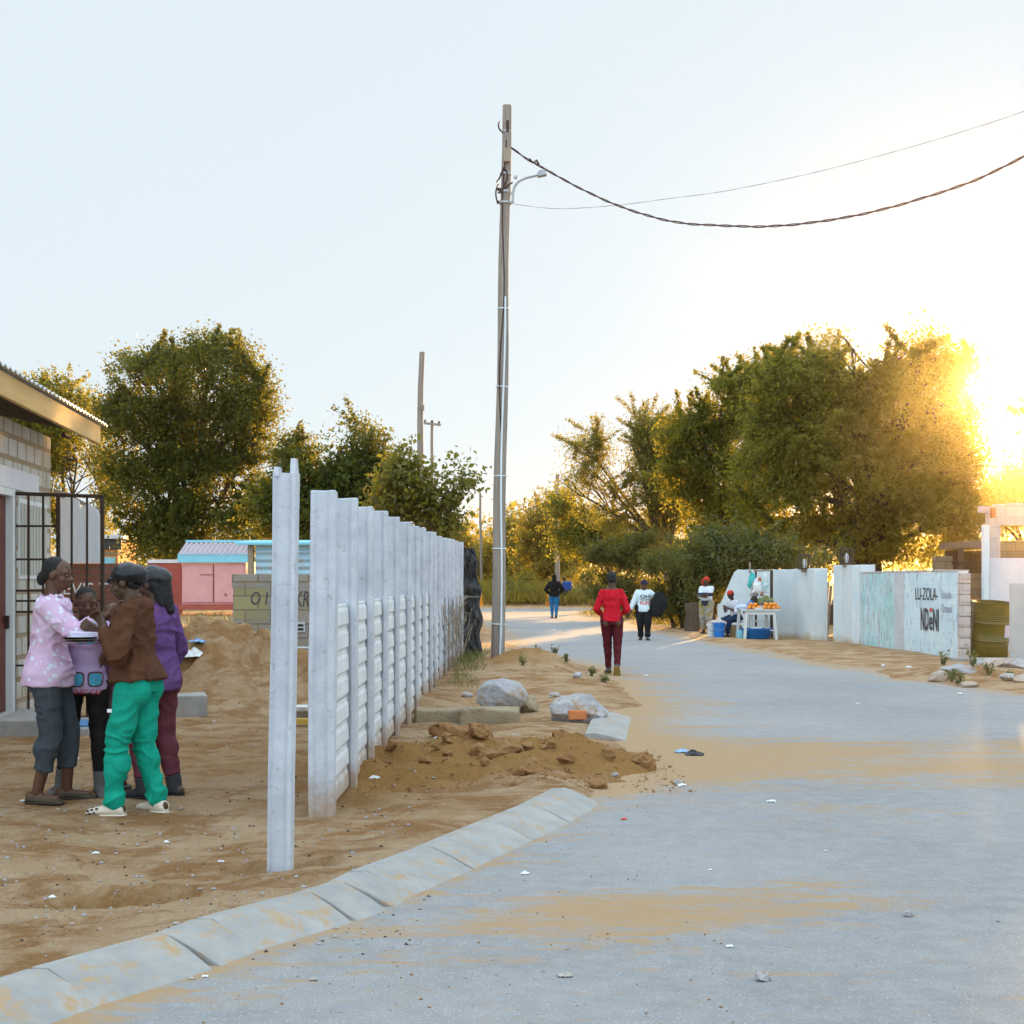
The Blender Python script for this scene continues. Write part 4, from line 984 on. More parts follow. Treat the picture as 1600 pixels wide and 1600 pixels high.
MB().box((xat(1551, HY), HY - .02, zat(801, HY)), (.09, .12, .22)).build('loose_brick', M['brick_piece'], hs, .01)
o = MB().wall((xat(1578, 25.5), 25.5), (xat(1640, 25.5), 25.3), -.1, zat(911, 25.5), .22).build('gate_pillar', pmat('grey_plaster', (.40, .42, .42), (.48, .50, .49), 2, .9, .3, 50, c3=(.36, .30, .18), c3lo=.58, c3hi=.72, c3scale=3), None, .015); tag(o, 'grey plastered pillar at the right edge in front of the house shell', 'pillar')
o = MB().wall((xat(1462, 36), 36), (xat(1489, 36), 36), -.1, zat(869, 36), .3).build('block_pillar', M['tan_block'], None, .012); tag(o, 'short tan block pillar rising behind the mural wall', 'pillar')
o = MB().wall((xat(1489, 35), 35.4), (xat(1548, 35), 35.4), -.1, zat(896, 35.4), .2).build('yard_wall', M['tan_block'], None, .012); tag(o, 'low tan block wall behind the oil drum', 'wall')
rl = thing('railing', 'dark iron railing on the tan wall behind the oil drum', 'railing', (xat(1515, 35.5), 35.5, zat(896, 35.4)))
mb = MB()
for k in range(9): mb.bar((xat(1490 + k * 7, 35.5), 35.5, zat(897, 35.5)), (xat(1490 + k * 7, 35.5), 35.5, zat(880, 35.5)), .02)
mb.build('bar', M['iron'], rl); MB().bar((xat(1487, 35.5), 35.5, zat(880, 35.5)), (xat(1549, 35.5), 35.5, zat(880, 35.5)), .05).build('rail', M['iron'], rl)
sh = thing('shelter', 'dark open shelter with a flat roof in shade behind the tan wall', 'shelter', (xat(1535, 42), 42, 0))
xa, xb = xat(1500, 42), xat(1660, 42)
MB().prism([(xa, 41), (xb, 41), (xb, 44), (xa, 44)], zat(857, 42), zat(846, 42)).build('roof', M['tan_block'], sh, .01)
MB().wall((xa + .2, 44), (xb, 44), -.1, zat(858, 42), .15).build('back_wall', M['dark_wood'], sh)
for px in (1503, 1560): MB().box((xat(px, 41.2), 41.3, zat(858, 42) / 2), (.12, .12, zat(858, 42))).build('post', M['dark_wood'], sh)
o = MB().bar(on(1503, 1000, 30.5) + Vector((0, 0, 1.0)), on(1530, 1000, 30.4) + Vector((0, 0, .72)), .12, .05).build('plank', M['dark_wood'], None); tag(o, 'dark plank leaning between the mural wall end and the oil drum', 'plank')
o = MB().box(on(1540, 1030, 28.1) + Vector((0, 0, .02)), (1.3, .3, .08), rz=-.1).build('threshold', M['kerb'], None, .01); tag(o, 'low concrete threshold strip in front of the oil drum', 'threshold')

# ------------------------------------------------------------------ vegetation
def leaf_mesh(name, P, size, m, aspect=.5, up_bias=.3, droop=0.0, outward=None, parent=None, fold=.18, rng=RNG, axis=None, axis_w=1.0):
    """many small folded leaves, one quad pair each, at points P"""
    n = len(P); nrm = rng.normal(size=(n, 3)); nrm[:, 2] += up_bias * 2
    if outward is not None: nrm += outward * 1.0
    nrm /= np.linalg.norm(nrm, axis=1)[:, None] + 1e-9
    d = rng.normal(size=(n, 3)); d[:, 2] -= droop
    if axis is not None: d = d * (1 - axis_w) + axis * axis_w * 1.5
    d -= nrm * (d * nrm).sum(1)[:, None]; d /= np.linalg.norm(d, axis=1)[:, None] + 1e-9
    s = np.cross(nrm, d); L = size * rng.uniform(.6, 1.35, n)[:, None]; W = L * aspect
    a = P - d * L * .5; tip = P + d * L * .5; mid = P + nrm * (-fold * L * .5)
    l = P + s * W * .5 - d * L * .05; r = P - s * W * .5 - d * L * .05
    l = l + nrm * (fold * L * .5); r = r + nrm * (fold * L * .5)
    V = np.stack([a, l, tip, r], 1).reshape(-1, 3)
    b = np.arange(n)[:, None] * 4
    T = np.concatenate([b + np.array([[0, 2, 1]]), b + np.array([[0, 3, 2]])], 1).reshape(-1, 3)
    me = bpy.data.meshes.new(name); me.vertices.add(len(V))
    off = np.array(wloc(parent)) if parent is not None else np.zeros(3)
    me.vertices.foreach_set('co', (V - off).astype(np.float32).ravel()); nf = len(T)
    me.loops.add(nf * 3); me.loops.foreach_set('vertex_index', T.ravel().astype(np.int32))
    me.polygons.add(nf); me.polygons.foreach_set('loop_start', np.arange(0, nf * 3, 3, dtype=np.int32)); me.polygons.foreach_set('loop_total', np.full(nf, 3, np.int32))
    me.update(calc_edges=True); me.materials.append(m)
    o = bpy.data.objects.new(name, me); COL.objects.link(o)
    if parent is not None: o.parent = parent
    return o

def tree(name, label, Y, blobs, m, leaves, size, base_px, clump=.42, clumps=None, aspect=.5, trunk_r=.20, trunk_n=1, group=None, depth=1.0, shell=.55, limbs=True, cat='tree', up_bias=.3, droop=.4, bark='bark', zbase=None, spiky=.24, gaps=.26, thin=.62):
    """blobs: (px, py, rx, ry[, dY]) crown lobes measured on the photo at distance Y"""
    k = Y / F; B = []
    for b in blobs:
        dY = b[4] if len(b) > 4 else 0.0; yy = Y + dY; kk = yy / F; c = at(b[0], b[1], yy)
        B.append((np.array(c), np.array([b[2] * kk, .5 * (b[2] + b[3]) * kk * depth, b[3] * kk])))
    vol = np.array([r[0] * r[1] * r[2] for c, r in B]) ** .75; pr = vol / vol.sum()
    clumps = clumps or max(30, leaves // 150)
    C = []
    while len(C) < clumps:
        i = RNG.choice(len(B), p=pr); c, r = B[i]; d = RNG.normal(size=3); d /= np.linalg.norm(d)
        rad = RNG.uniform(shell, 1.0) ** .6
        p = c + d * r * rad * RNG.uniform(.84, 1.16)
        if vnoise3((p * .55 / max(clump, .3) * .42)[None])[0] < gaps: continue       # leave gaps
        C.append(p)
    C = np.array(C); bx, by = xat(base_px, Y), Y; z0 = gz(bx, by) if zbase is None else zbase
    root = thing(name, label, cat, (bx, by, z0), group)
    idx = RNG.integers(0, clumps, leaves); cs = clump * RNG.uniform(.55, 1.35, clumps)
    P = C[idx] + RNG.normal(size=(leaves, 3)) * (cs[idx] * .55)[:, None] * np.array([1, 1, .8])
    # upright and drooping sprigs so that the outline is feathery
    ns = int(leaves * spiky); j = RNG.integers(0, clumps, 160); dirs = RNG.normal(size=(160, 3)); dirs[:, 2] = np.abs(dirs[:, 2]) * .8 + .35; dirs /= np.linalg.norm(dirs, axis=1)[:, None]
    q = RNG.integers(0, 160, ns); P[:ns] = C[j[q]] + dirs[q] * (RNG.uniform(0, 2.1, ns) * clump)[:, None] + RNG.normal(size=(ns, 3)) * clump * .10
    ctr = np.mean([c for c, r in B], axis=0); ow = P - ctr; ow /= np.linalg.norm(ow, axis=1)[:, None] + 1e-9
    keep = P[:, 2] > z0 + .05
    leaf_mesh('crown', P[keep], size, m, aspect, up_bias, droop, ow[keep] * .35, root)
    if limbs:
        mb = MB(); order = sorted(range(len(B)), key=lambda i: B[i][0][2]); lowz = min(c[2] - r[2] for c, r in B)
        for tnum in range(trunk_n):
            b0 = Vector((bx + (tnum - (trunk_n - 1) / 2) * trunk_r * 3.2, by + random.uniform(-.3, .3), z0 - .2))
            fork = Vector((float(ctr[0]) * .5 + bx * .5 + (tnum - (trunk_n - 1) / 2) * .6, by, max(z0 + .8, min(float(ctr[2]), z0 + (float(ctr[2]) - z0) * .55))))
            path = [b0.lerp(fork, t_) + Vector((math.sin(t_ * 4 + tnum) * .10, math.cos(t_ * 3) * .08, 0)) for t_ in np.linspace(0, 1, 7)]
            mb.tube(path, [trunk_r * (1.25 - .5 * t_) for t_ in np.linspace(0, 1, 7)], 10)
            for i in range(tnum, len(B), trunk_n):
                c = Vector(B[i][0]); st = path[3 + (i % 4)]; mid_ = st.lerp(c, .5) + Vector((random.uniform(-.3, .3), random.uniform(-.3, .3), random.uniform(0, .5)))
                lp = [st.lerp(mid_, t_).lerp(mid_.lerp(c, t_), t_) for t_ in np.linspace(0, 1, 8)]
                mb.tube(lp, [trunk_r * thin * (.80 - .62 * t_) for t_ in np.linspace(0, 1, 8)], 7)
                near = np.argsort(((C - B[i][0]) ** 2).sum(1))[:max(5, int(.6 * clumps / len(B)))]
                for n_ in near[::2]:
                    e = Vector(C[n_]); s_ = lp[random.randint(4, 7)]; m2 = s_.lerp(e, .5) + Vector((random.uniform(-.15, .15), random.uniform(-.15, .15), random.uniform(-.05, .3)))
                    mb.tube([s_.lerp(m2, t_).lerp(m2.lerp(e, t_), t_) for t_ in np.linspace(0, 1, 5)], [trunk_r * (.15 - .11 * t_) for t_ in np.linspace(0, 1, 5)], 5)
        mb.build('trunk', M[bark], root, smooth=True)
    return root

tree('leafy_tree', 'tall dense rounded dark green tree behind the pink kiosk', 52, [(285, 615, 118, 78), (335, 655, 90, 95), (225, 680, 68, 85), (390, 620, 40, 62), (400, 690, 30, 48), (250, 780, 82, 82), (335, 780, 75, 75), (195, 640, 40, 48), (260, 850, 72, 40), (330, 560, 70, 34), (225, 575, 45, 34), (385, 810, 42, 45)],
     M['leaf_dark'], 105000, .135, 290, clump=.50, trunk_r=.28)
tree('leafy_tree', 'golden-edged tree behind the left house roof', 66, [(90, 640, 60, 42), (120, 720, 55, 80), (50, 650, 45, 45), (130, 800, 48, 70), (70, 760, 60, 60), (20, 640, 40, 40)],
     M['leaf_mid'], 48000, .16, 110, clump=.65, trunk_r=.25)
tree('leafy_tree', 'smaller dark dense tree directly behind the first fence posts', 44, [(528, 705, 64, 55), (480, 765, 56, 65), (558, 765, 62, 60), (425, 800, 38, 45), (520, 815, 80, 45), (585, 720, 28, 38), (450, 700, 16, 24)],
     M['leaf_dark'], 62000, .12, 520, clump=.42, trunk_r=.2)
tree('broad_leaved_tree', 'sparse broad-leaved tree with yellow-green leaves above the concrete fence', 38, [(640, 760, 32, 38), (610, 800, 30, 40), (675, 790, 38, 26), (724, 748, 17, 20), (706, 770, 22, 18), (665, 815, 45, 22), (690, 812, 30, 20), (628, 722, 20, 24)],
     M['leaf_broad'], 5600, .17, 650, clump=.38, clumps=80, aspect=.55, trunk_r=.10, droop=1.2, spiky=.1)
# right-hand side
tree('leafy_tree', 'huge dense golden-lit tree behind the mural wall', 50, [(1260, 620, 80, 78), (1330, 600, 75, 70), (1290, 700, 100, 80), (1400, 650, 95, 95), (1430, 575, 58, 48), (1455, 720, 65, 80), (1340, 760, 130, 80), (1220, 770, 80, 85), (1290, 850, 130, 42), (1420, 820, 100, 60), (1250, 580, 45, 35), (1480, 610, 26, 40), (1500, 800, 48, 55), (1505, 735, 32, 60), (1385, 545, 35, 25), (1215, 640, 44, 60), (1205, 720, 50, 70), (1330, 545, 50, 30), (1465, 560, 30, 30), (1368, 562, 60, 46), (1515, 645, 22, 28), (1502, 575, 20, 22), (1522, 705, 20, 24)],
     M['leaf_mid'], 170000, .14, 1330, clump=.55, trunk_r=.34, trunk_n=2, gaps=.33, spiky=.34)
tree('leafy_tree', 'mid-height bushy tree left of the huge golden-lit tree', 55, [(1128, 635, 58, 58), (1085, 690, 40, 34), (1165, 690, 55, 66), (1118, 752, 62, 50), (1185, 622, 46, 48), (1150, 815, 80, 60), (1080, 640, 26, 24), (1072, 745, 40, 50), (1062, 690, 34, 44), (1188, 580, 34, 26)],
     M['leaf_mid'], 60000, .14, 1150, clump=.50, trunk_r=.2, shell=.45, gaps=.36, spiky=.34)
tree('acacia_tree', 'open thorny acacia with bare branches showing beside the road bend', 64, [(985, 690, 70, 36), (935, 745, 44, 40), (1015, 745, 62, 42), (960, 800, 60, 34), (1050, 700, 30, 30), (1040, 790, 40, 30), (915, 700, 26, 28), (1045, 720, 44, 64), (1020, 680, 50, 34), (1060, 800, 44, 40), (900, 770, 28, 30), (985, 655, 40, 18)],
     M['leaf_olive'], 62000, .13, 1060, clump=.55, trunk_r=.24, aspect=.4, shell=.3, spiky=.4, clumps=380)
tree('leafy_tree', 'sunlit tree crown rising at the right edge behind the house shell', 66, [(1575, 785, 40, 38), (1610, 770, 60, 50), (1545, 805, 34, 34), (1660, 760, 70, 60), (1720, 740, 80, 90)],
     M['leaf_yellow'], 32000, .17, 1600, clump=.6, trunk_r=.22)
tree('leafy_tree', 'tall tree outside the right edge shading the road', 46, [(1790, 700, 110, 120), (1900, 680, 130, 140), (2050, 720, 140, 130), (2200, 740, 150, 120)], M['leaf_mid'], 60000, .30, 1950, clump=.9, trunk_r=.3)
# hedge masses along the right verge
tree('hedge_bush', 'large dark drooping hedge bush beside the woman in the white sweatshirt', 46, [(1050, 900, 40, 46), (1090, 925, 34, 40), (1020, 935, 26, 34), (1070, 950, 46, 26), (1105, 880, 30, 40)], M['leaf_hedge'], 24000, .15, 1062, clump=.34, aspect=.26, trunk_r=.06, trunk_n=3, cat='bush', droop=1.6, up_bias=.5, spiky=.3)
tree('hedge_bush', 'grey-green bush behind the walker in red', 57, [(985, 905, 36, 46), (945, 890, 30, 40), (1010, 870, 34, 34), (960, 930, 40, 20)], M['leaf_hedge'], 20000, .15, 985, clump=.4, aspect=.35, trunk_r=.06, trunk_n=2, cat='bush', droop=1.0)
tree('hedge_bush', 'dark leafy bush between the hedge and the limewashed wall', 43.5, [(1120, 872, 52, 38), (1180, 870, 56, 28), (1100, 905, 22, 40), (1240, 876, 56, 16)], M['leaf_hedge'], 20000, .13, 1120, clump=.38, aspect=.4, trunk_r=.06, trunk_n=3, cat='bush', droop=.8)
tree('leafy_tree', 'dark spreading low tree over the far road bend', 72, [(905, 845, 46, 30), (930, 815, 46, 28), (965, 845, 60, 34), (890, 800, 28, 28), (1020, 835, 54, 40)], M['leaf_mid'], 22000, .17, 965, clump=.6, trunk_r=.16)
# sunlit thicket beyond the cross road
tree('leafy_tree', 'sunlit yellow-green tree beyond the cross road right of the lamp pole', 92, [(835, 835, 36, 34), (868, 815, 34, 34), (880, 860, 44, 40), (845, 880, 44, 34)], M['leaf_yellow'], 22000, .22, 850, clump=.8, trunk_r=.2)
tree('leafy_tree', 'pale olive round tree beyond the cross road behind the lamp pole', 100, [(800, 850, 30, 36), (780, 885, 36, 34), (815, 890, 34, 30), (800, 822, 16, 14)], M['leaf_olive'], 16000, .23, 795, clump=.8, trunk_r=.2)
tree('leafy_tree', 'low sunlit tree behind the thin crooked pole', 104, [(735, 868, 40, 26), (700, 860, 36, 26), (722, 838, 22, 22), (752, 890, 40, 30), (668, 856, 30, 24)], M['leaf_yellow'], 18000, .22, 730, clump=.8, trunk_r=.2)
for px, py, w, h, Y, mm, lab in ((775, 925, 34, 16, 83, 'leaf_olive', 'low grey shrub at the far kerb left of the lamp pole'), (838, 915, 26, 22, 88, 'leaf_yellow', 'golden shrub behind the man in black on his left'),
                               (905, 915, 30, 24, 88, 'leaf_yellow', 'golden shrub behind the child with the backpack'), (950, 918, 34, 22, 86, 'leaf_yellow', 'golden shrub nearest the red walker'), (740, 915, 24, 20, 90, 'leaf_olive', 'round olive shrub at the foot of the crooked pole'),
                               (818, 938, 30, 11, 82, 'weed', 'low grey-green bush right of the lamp pole foot'), (915, 938, 26, 10, 82, 'weed', 'low grey-green bush right of the backpack child')):
    tree('shrub', lab, Y, [(px, py, w, h), (px - w * .5, py + h * .3, w * .5, h * .7), (px + w * .5, py + h * .3, w * .5, h * .7)], M[mm], 3600, .17, px, clump=.4, trunk_r=.05, cat='shrub', spiky=.4)
# grass and distant woodland nobody could count
def GP(xy):
    xy = np.array(xy); return list(np.concatenate([xy, gz_np(xy[:, 0], np.minimum(xy[:, 1], 300))[:, None]], 1))
def blades(name, pts, h, m, kind='stuff', per=14, spread=.16):
    P = np.repeat(np.array([p[:] for p in pts]), per, 0); n = len(P); P[:, :2] += RNG.normal(size=(n, 2)) * spread
    ax = RNG.normal(size=(n, 3)) * .35; ax[:, 2] = 1; H = h * RNG.uniform(.5, 1.3, n); P[:, 2] += H * .45
    o = leaf_mesh(name, P, 1.0, m, .05, 0, 0, None, None, .05, RNG, ax, .98)
    co = np.empty(len(o.data.vertices) * 3, np.float32); o.data.vertices.foreach_get('co', co); co = co.reshape(-1, 4, 3)
    c = P[:, None, :]; co[:] = c + (co - c) * H[:, None, None]; o.data.vertices.foreach_set('co', co.ravel()); o.data.update()
    return tag(o, kind=kind)
pts = []
for k in range(2600):
    Y = random.uniform(80.2, 96); x = random.uniform(-10, 14); pts.append((x, Y))
blades('dry_grass', GP(pts), 1.0, M['leaf_yellow'], per=12, spread=.3)
pts = []
for k in range(700):
    Y = random.uniform(60, 67.5); x = random.uniform(3.2, 8.5) if k % 3 else random.uniform(-5, -2.4); pts.append((x, Y))
for k in range(500):
    Y = random.uniform(44, 60); x = random.uniform(.8, 3.2) + np.interp(Y, [34, 58, 65], [4.9, 3.4, 2.8]); pts.append((x, Y))
blades('verge_grass', GP(pts), .22, M['weed'], per=10, spread=.2)
pts = []
for a0, a1, b0, b1, n in ((-9, -4.4, 22.5, 41, 260), (-3.8, -1.6, 21.6, 22.4, 50), (-.95, -.55, 20, 29, 60), (-6.3, -5.2, 17.5, 18.4, 30)):
    for k in range(n):
        x, Y = random.uniform(a0, a1), random.uniform(b0, b1); pts.append((x, Y))
blades('lot_weeds', GP(pts), .20, M['weed'], per=9, spread=.1)
far = []
for k in range(500):
    Y = random.uniform(150, 240); x = random.uniform(-170, 170); far.append((x, Y, random.uniform(1.5, 6.5)))
C = np.array(far); n = 42000; idx = RNG.integers(0, len(C), n); P = C[idx] + RNG.normal(size=(n, 3)) * np.array([2.6, 2.2, 1.5]); P[:, 2] = np.abs(P[:, 2])
o = leaf_mesh('far_woods', P, .75, M['leaf_olive'], .7, .3, 0); tag(o, kind='stuff')

# small weeds that one can tell apart
def weed_plant(px, py, label, h=.22, n=60, m='weed', Y=None, leaf=.06, spread=.5):
    p = on(px, py, Y); root = thing('weed', label, 'weed', p, 'small weeds on bare sand'); mb = MB(); pts = []; 
    for k in range(7):
        d = Vector((random.uniform(-1, 1) * spread, random.uniform(-1, 1) * spread, 1)).normalized() * h * random.uniform(.6, 1.15)
        path = [p + Vector((0, 0, -.02)), p + d * .5 + Vector((d.x * .1, 0, .01)), p + d]; mb.tube(path, [.005, .004, .002], 4)
        for j in range(max(4, n // 7)): t_ = random.uniform(.25, 1.05); pts.append(np.array(p + d * t_) + RNG.normal(size=3) * .02)
    mb.build('stem', M['weed'], root); leaf_mesh('leaves', np.array(pts), leaf, M[m], .5, .4, 0, None, root)
for px, py, lab, h in ((866, 1043, 'sprawling weed at the road edge right of the pole mound', .18), (817, 1054, 'small round weed in front of the pole mound', .22), (885, 1050, 'weed trailing over the road edge beside the pole mound', .16), (840, 1038, 'thin weed behind the pole mound', .2),
                       (712, 1015, 'weed at the fence foot near the dry brush', .3), (700, 1030, 'weed tuft in front of the dry brush on the fence', .26), (733, 1040, 'weed at the foot of the black plastic sheet', .2), (925, 1062, 'weed on the sand edge behind the rocks', .16), (945, 1070, 'low weed on the road edge near the red walker', .12),
                       (1487, 1068, 'leafy weed at the left end of the rubble heap', .35), (1520, 1062, 'tall weed in the middle of the rubble heap', .5), (1545, 1066, 'weed in front of the pale rubble slab', .35), (1475, 1052, 'single stalk weed behind the rubble heap', .4), (1500, 1072, 'bushy low weed in front of the rubble', .3), (1580, 1070, 'short weed at the right end of the rubble', .25)):
    weed_plant(px, py, lab, h * (.9 if px < 1000 else .6), 70, 'weed', None, .05 if px < 1000 else .06)
# stump beside the hedge
sp = on(1082, 976, 43); st = MB().lathe(sp, [(.26, -.1), (.22, .15), (.19, .5), (.24, .75), (.20, .80), (0, .78)], 12, cap=False).build('tree_stump', M['bark'], None); rough_up(st, .07, 3, 2); tag(st, 'grey tree stump beside the dark hedge left of the striped-top woman', 'stump')

# ------------------------------------------------------------------ rocks, rubble, litter, stall
def rock(name, p, size, m, label, cat, seed, rz=0.0, rough=.16, group=None, cuts=4, flat=1.0):
    bm = bmesh.new(); bmesh.ops.create_icosphere(bm, subdivisions=cuts, radius=1)
    co = np.array([v.co[:] for v in bm.verts]); 
    rr = np.random.default_rng(seed)
    for k in range(11):                       # knock flat facets into it
        nrm_ = rr.normal(size=3); nrm_ /= np.linalg.norm(nrm_); lim = rr.uniform(.55, .80); d = co @ nrm_; ex = np.clip(d - lim, 0, None); co -= ex[:, None] * nrm_[None] * .96
    co += ((np.stack([vnoise3(co * 2.6 + seed * 3.1 + k * 9.7) for k in range(3)], 1)) - .5) * rough
    co += ((np.stack([vnoise3(co * 9 + seed * 3.1 + k * 9.7) for k in range(3)], 1)) - .5) * rough * .3
    co *= np.array(size) / 2 / .80
    cz, sz = math.cos(rz), math.sin(rz); co = np.stack([co[:, 0] * cz - co[:, 1] * sz, co[:, 0] * sz + co[:, 1] * cz, co[:, 2]], 1)
    for v, c_ in zip(bm.verts, co): v.co = c_
    me = bpy.data.meshes.new(name); bm.to_mesh(me); bm.free(); me.materials.append(m)
    o = bpy.data.objects.new(name, me); COL.objects.link(o); o.location = Vector(p) + Vector((0, 0, size[2] * .30)); return tag(o, label, cat, group)
p = on(783, 1110, 17.0); rock('boulder', p, (.56, .42, .44), M['stone'], 'large grey-white boulder between the fence and the road', 'rock', 5, .2, .14)
p = on(826, 1108, 17.0); o = rock('earth_clod', p, (.22, .2, .24), M['mud_stone'], 'brown clod leaning on the right side of the large boulder', 'clod', 9, .5, .2)
for px, py, Y, sx, lab, sd, rz in ((692, 1127, 16.2, .62, 'earth-stained concrete slab lying against the fence foot', 3, .05), (765, 1130, 15.9, .62, 'earth-stained concrete slab in front of the large boulder', 4, -.06)):
    p = on(px, py, Y); o = MB().box(p + Vector((0, 0, .06)), (sx, .30, .19), rz=rz).build('concrete_slab', M['mud_stone'], None, .03, 3); rough_up(o, .035, 4, sd, 5); tag(o, lab, 'slab')
p = on(905, 1126, 15.9); br = rock('broken_masonry', p, (.50, .4, .36), M['stone'], 'broken lump of masonry with an orange brick set in it', 'rubble', 22, .3, .22)
MB().box(p + Vector((-.03, -.165, .085)), (.19, .10, .10), rz=.1).build('brick', M['brick_piece'], br, .012)
CL = ['round brown clod at the left of the dug earth', 'brown clod beside a scrap in the dug earth', 'lumpy brown clod nearest the kerb end', 'second lumpy brown clod touching the one nearest the kerb end', 'small dark clod on the right of the dug earth', 'flat clod in the middle of the dug earth']
for (px, py, s), lab in zip(((692, 1152, .20), (748, 1186, .16), (765, 1202, .17), (793, 1200, .18), (885, 1212, .11), (720, 1165, .22)), CL):
    rock('earth_clod', on(px, py), (s * 1.2, s, s * .8), M['clod'] if 'clod' in M else M.setdefault('clod', pmat('brown_clod', (.26, .13, .045), (.34, .18, .07), 5, .95, .8, 30, bdist=.03)), lab, 'clod', px, .3, .3)
for i, (px, py, s) in enumerate(((730, 1092, .12), (902, 1070, .13), (866, 1092, .10), (1190, 1532, .05), (1060, 1226, .06), (960, 1218, .05), (1420, 1432, .04), (640, 1085, .09))):
    rock('stone', on(px, py), (s * 1.2, s, s * .8), M['stone'], 'small loose grey stone lying on the sand or road', 'stone', 40 + i, .6, .2, 'small loose stones')
# rubble heap on the right verge
RB = [(1470, 1066, .34, .22, .18, 'round grey lump at the left tip of the right-hand rubble heap'), (1498, 1064, .50, .28, .16, 'grey slab fragment near the left tip of the rubble heap'), (1530, 1058, .30, .25, .16, 'grey chunk in the middle of the rubble heap'),
      (1558, 1058, .62, .36, .20, 'largest pale slab fragment on the rubble heap'), (1548, 1046, .22, .18, .18, 'upright pale fragment leaning on the largest slab'), (1590, 1060, .42, .3, .18, 'pale fragment right of the largest slab'), (1512, 1074, .26, .2, .1, 'low flat chunk in front of the rubble heap'),
      (1598, 1040, .5, .3, .10, 'flat light slab at the back of the rubble heap'), (1575, 1070, .22, .2, .12, 'small chunk in front of the largest slab'), (1610, 1072, .4, .3, .16, 'chunk cut by the right edge of the photo')]
for i, (px, py, a, b, c_, lab) in enumerate(RB):
    rock('rubble_chunk', on(px, py), (a, b, c_), M['stone'] if i % 3 else M['concrete'], lab, 'rubble', 70 + i, random.uniform(-.5, .5), .14, 'rubble heap on the right verge')
# litter: crumpled scraps
def scrap(px, py, s, m, label, Y=None, group='scraps of litter on the ground', seed=0):
    p = on(px, py, Y); mb = MB(); n = 7; rr = random.Random(px * 7 + py)
    for j in range(n):
        for i in range(n):
            u, v = i / (n - 1) - .5, j / (n - 1) - .5
            mb.v.append((p.x + u * s * rr.uniform(.85, 1.15), p.y + v * s * .7 * rr.uniform(.85, 1.15), p.z + .004 + s * .42 * rr.random() * (1 - 1.5 * max(abs(u), abs(v)))))
    for j in range(n - 1):
        for i in range(n - 1): a = j * n + i; mb.f.append((a, a + 1, a + n + 1, a + n))
    k = len(mb.v); mb.v += [(x, y, z - .003) for x, y, z in mb.v]; mb.f += [tuple(q + k for q in reversed(f)) for f in mb.f]
    o = mb.build('litter_scrap', m, None); return tag(o, label, 'litter', group)
SCR = [(585, 1220, .16), (1066, 1228, .13), (1205, 1253, .12), (820, 1366, .09), (300, 1530, .05), (320, 1527, .05), (883, 1526, .11), (490, 1532, .06), (1140, 1480, .06), (805, 1160, .12), (682, 1158, .10), (738, 1175, .05), (35, 1262, .08), (82, 1398, .07), (345, 1352, .07), (120, 1192, .09), (150, 1337, .08), (260, 1322, .07), (365, 1243, .06), (580, 1392, .05),
       (1110, 1068, .05), (1010, 1056, .10), (865, 985, .14), (880, 986, .14), (1380, 1042, .12), (1420, 1048, .14), (210, 1100, .07), (255, 1165, .06), (400, 1130, .06), (335, 1128, .05), (1500, 1085, .12), (1340, 1100, .08), (1560, 1440, .04), (1110, 1360, .04), (1290, 1330, .04), (950, 1180, .09), (710, 1180, .05)]
M['litter_dull'] = pmat('litter_card', (.36, .32, .26), (.48, .44, .38), 9, .8, .2, 60)
for px, py, s in SCR: scrap(px, py, s * (.5 if py > 1140 else .7), M['litter_dull'] if (px + py) % 3 == 0 else M['litter'], 'small pale scrap of litter lying on the sand or road')
hb = at(303, 1026, 18.9)
scrap(1066, 1176, .12, M['litter_blue'], 'small blue scrap beside the dug earth'); scrap(756, 1178, .08, M['litter_blue'], 'greenish blue scrap on the dug earth near the clods'); scrap(975, 1281, .04, M['ink_red'], 'tiny red scrap on the road past the kerb end')
o = scrap(303, 1034, .34, M['litter'], 'crumpled white plastic bag on the slope of the sand heap', 18.6, None); o2 = scrap(308, 1026, .20, M['litter_blue'], 'blue plastic scrap on the crumpled white bag', 18.75, None)
scrap(1085, 1180, .15, M['black'], 'flattened dark rag at the edge of the dug earth', None, None)
# pebbles and grit, one loose layer
def scatter(name, n, x0, x1, y0, y1, s0, s1, m, cond=None):
    V = []; T = []; base = np.array([(1, 0, 0), (-1, 0, 0), (0, 1, 0), (0, -1, 0), (0, 0, .7), (0, 0, -.7)]); fc = [(0, 2, 4), (2, 1, 4), (1, 3, 4), (3, 0, 4), (2, 0, 5), (1, 2, 5), (3, 1, 5), (0, 3, 5)]
    y = 1 / RNG.uniform(1 / y1, 1 / y0, n); x = RNG.uniform(0, 1, n) * (x1 - x0) + x0; x = x * np.clip(y / 10, .45, 2.0) if x0 < -2 and x1 > 2 else x
    z = np.maximum(gz_np(x, y), np.where(road_sd(x, y) < 0, 0, -9)); s = s0 * (s1 / s0) ** (RNG.random(n) ** 2.5)
    for i in range(n):
        b = base * s[i] * RNG.uniform(.6, 1.3, (6, 3)); a = RNG.uniform(0, 6.3); c_, q = math.cos(a), math.sin(a)
        b = np.stack([b[:, 0] * c_ - b[:, 1] * q, b[:, 0] * q + b[:, 1] * c_, b[:, 2]], 1) + (x[i], y[i], z[i] + s[i] * .2); V.append(b); T += [tuple(np.array(f) + 6 * i) for f in fc]
    me = bpy.data.meshes.new(name); me.from_pydata(np.concatenate(V).tolist(), [], [tuple(int(k) for k in f) for f in T]); me.materials.append(m); me.update()
    o = bpy.data.objects.new(name, me); COL.objects.link(o); return tag(o, kind='stuff')
scatter('gravel', 1500, -5, 8, 4.6, 26, .003, .010, M['stone'])
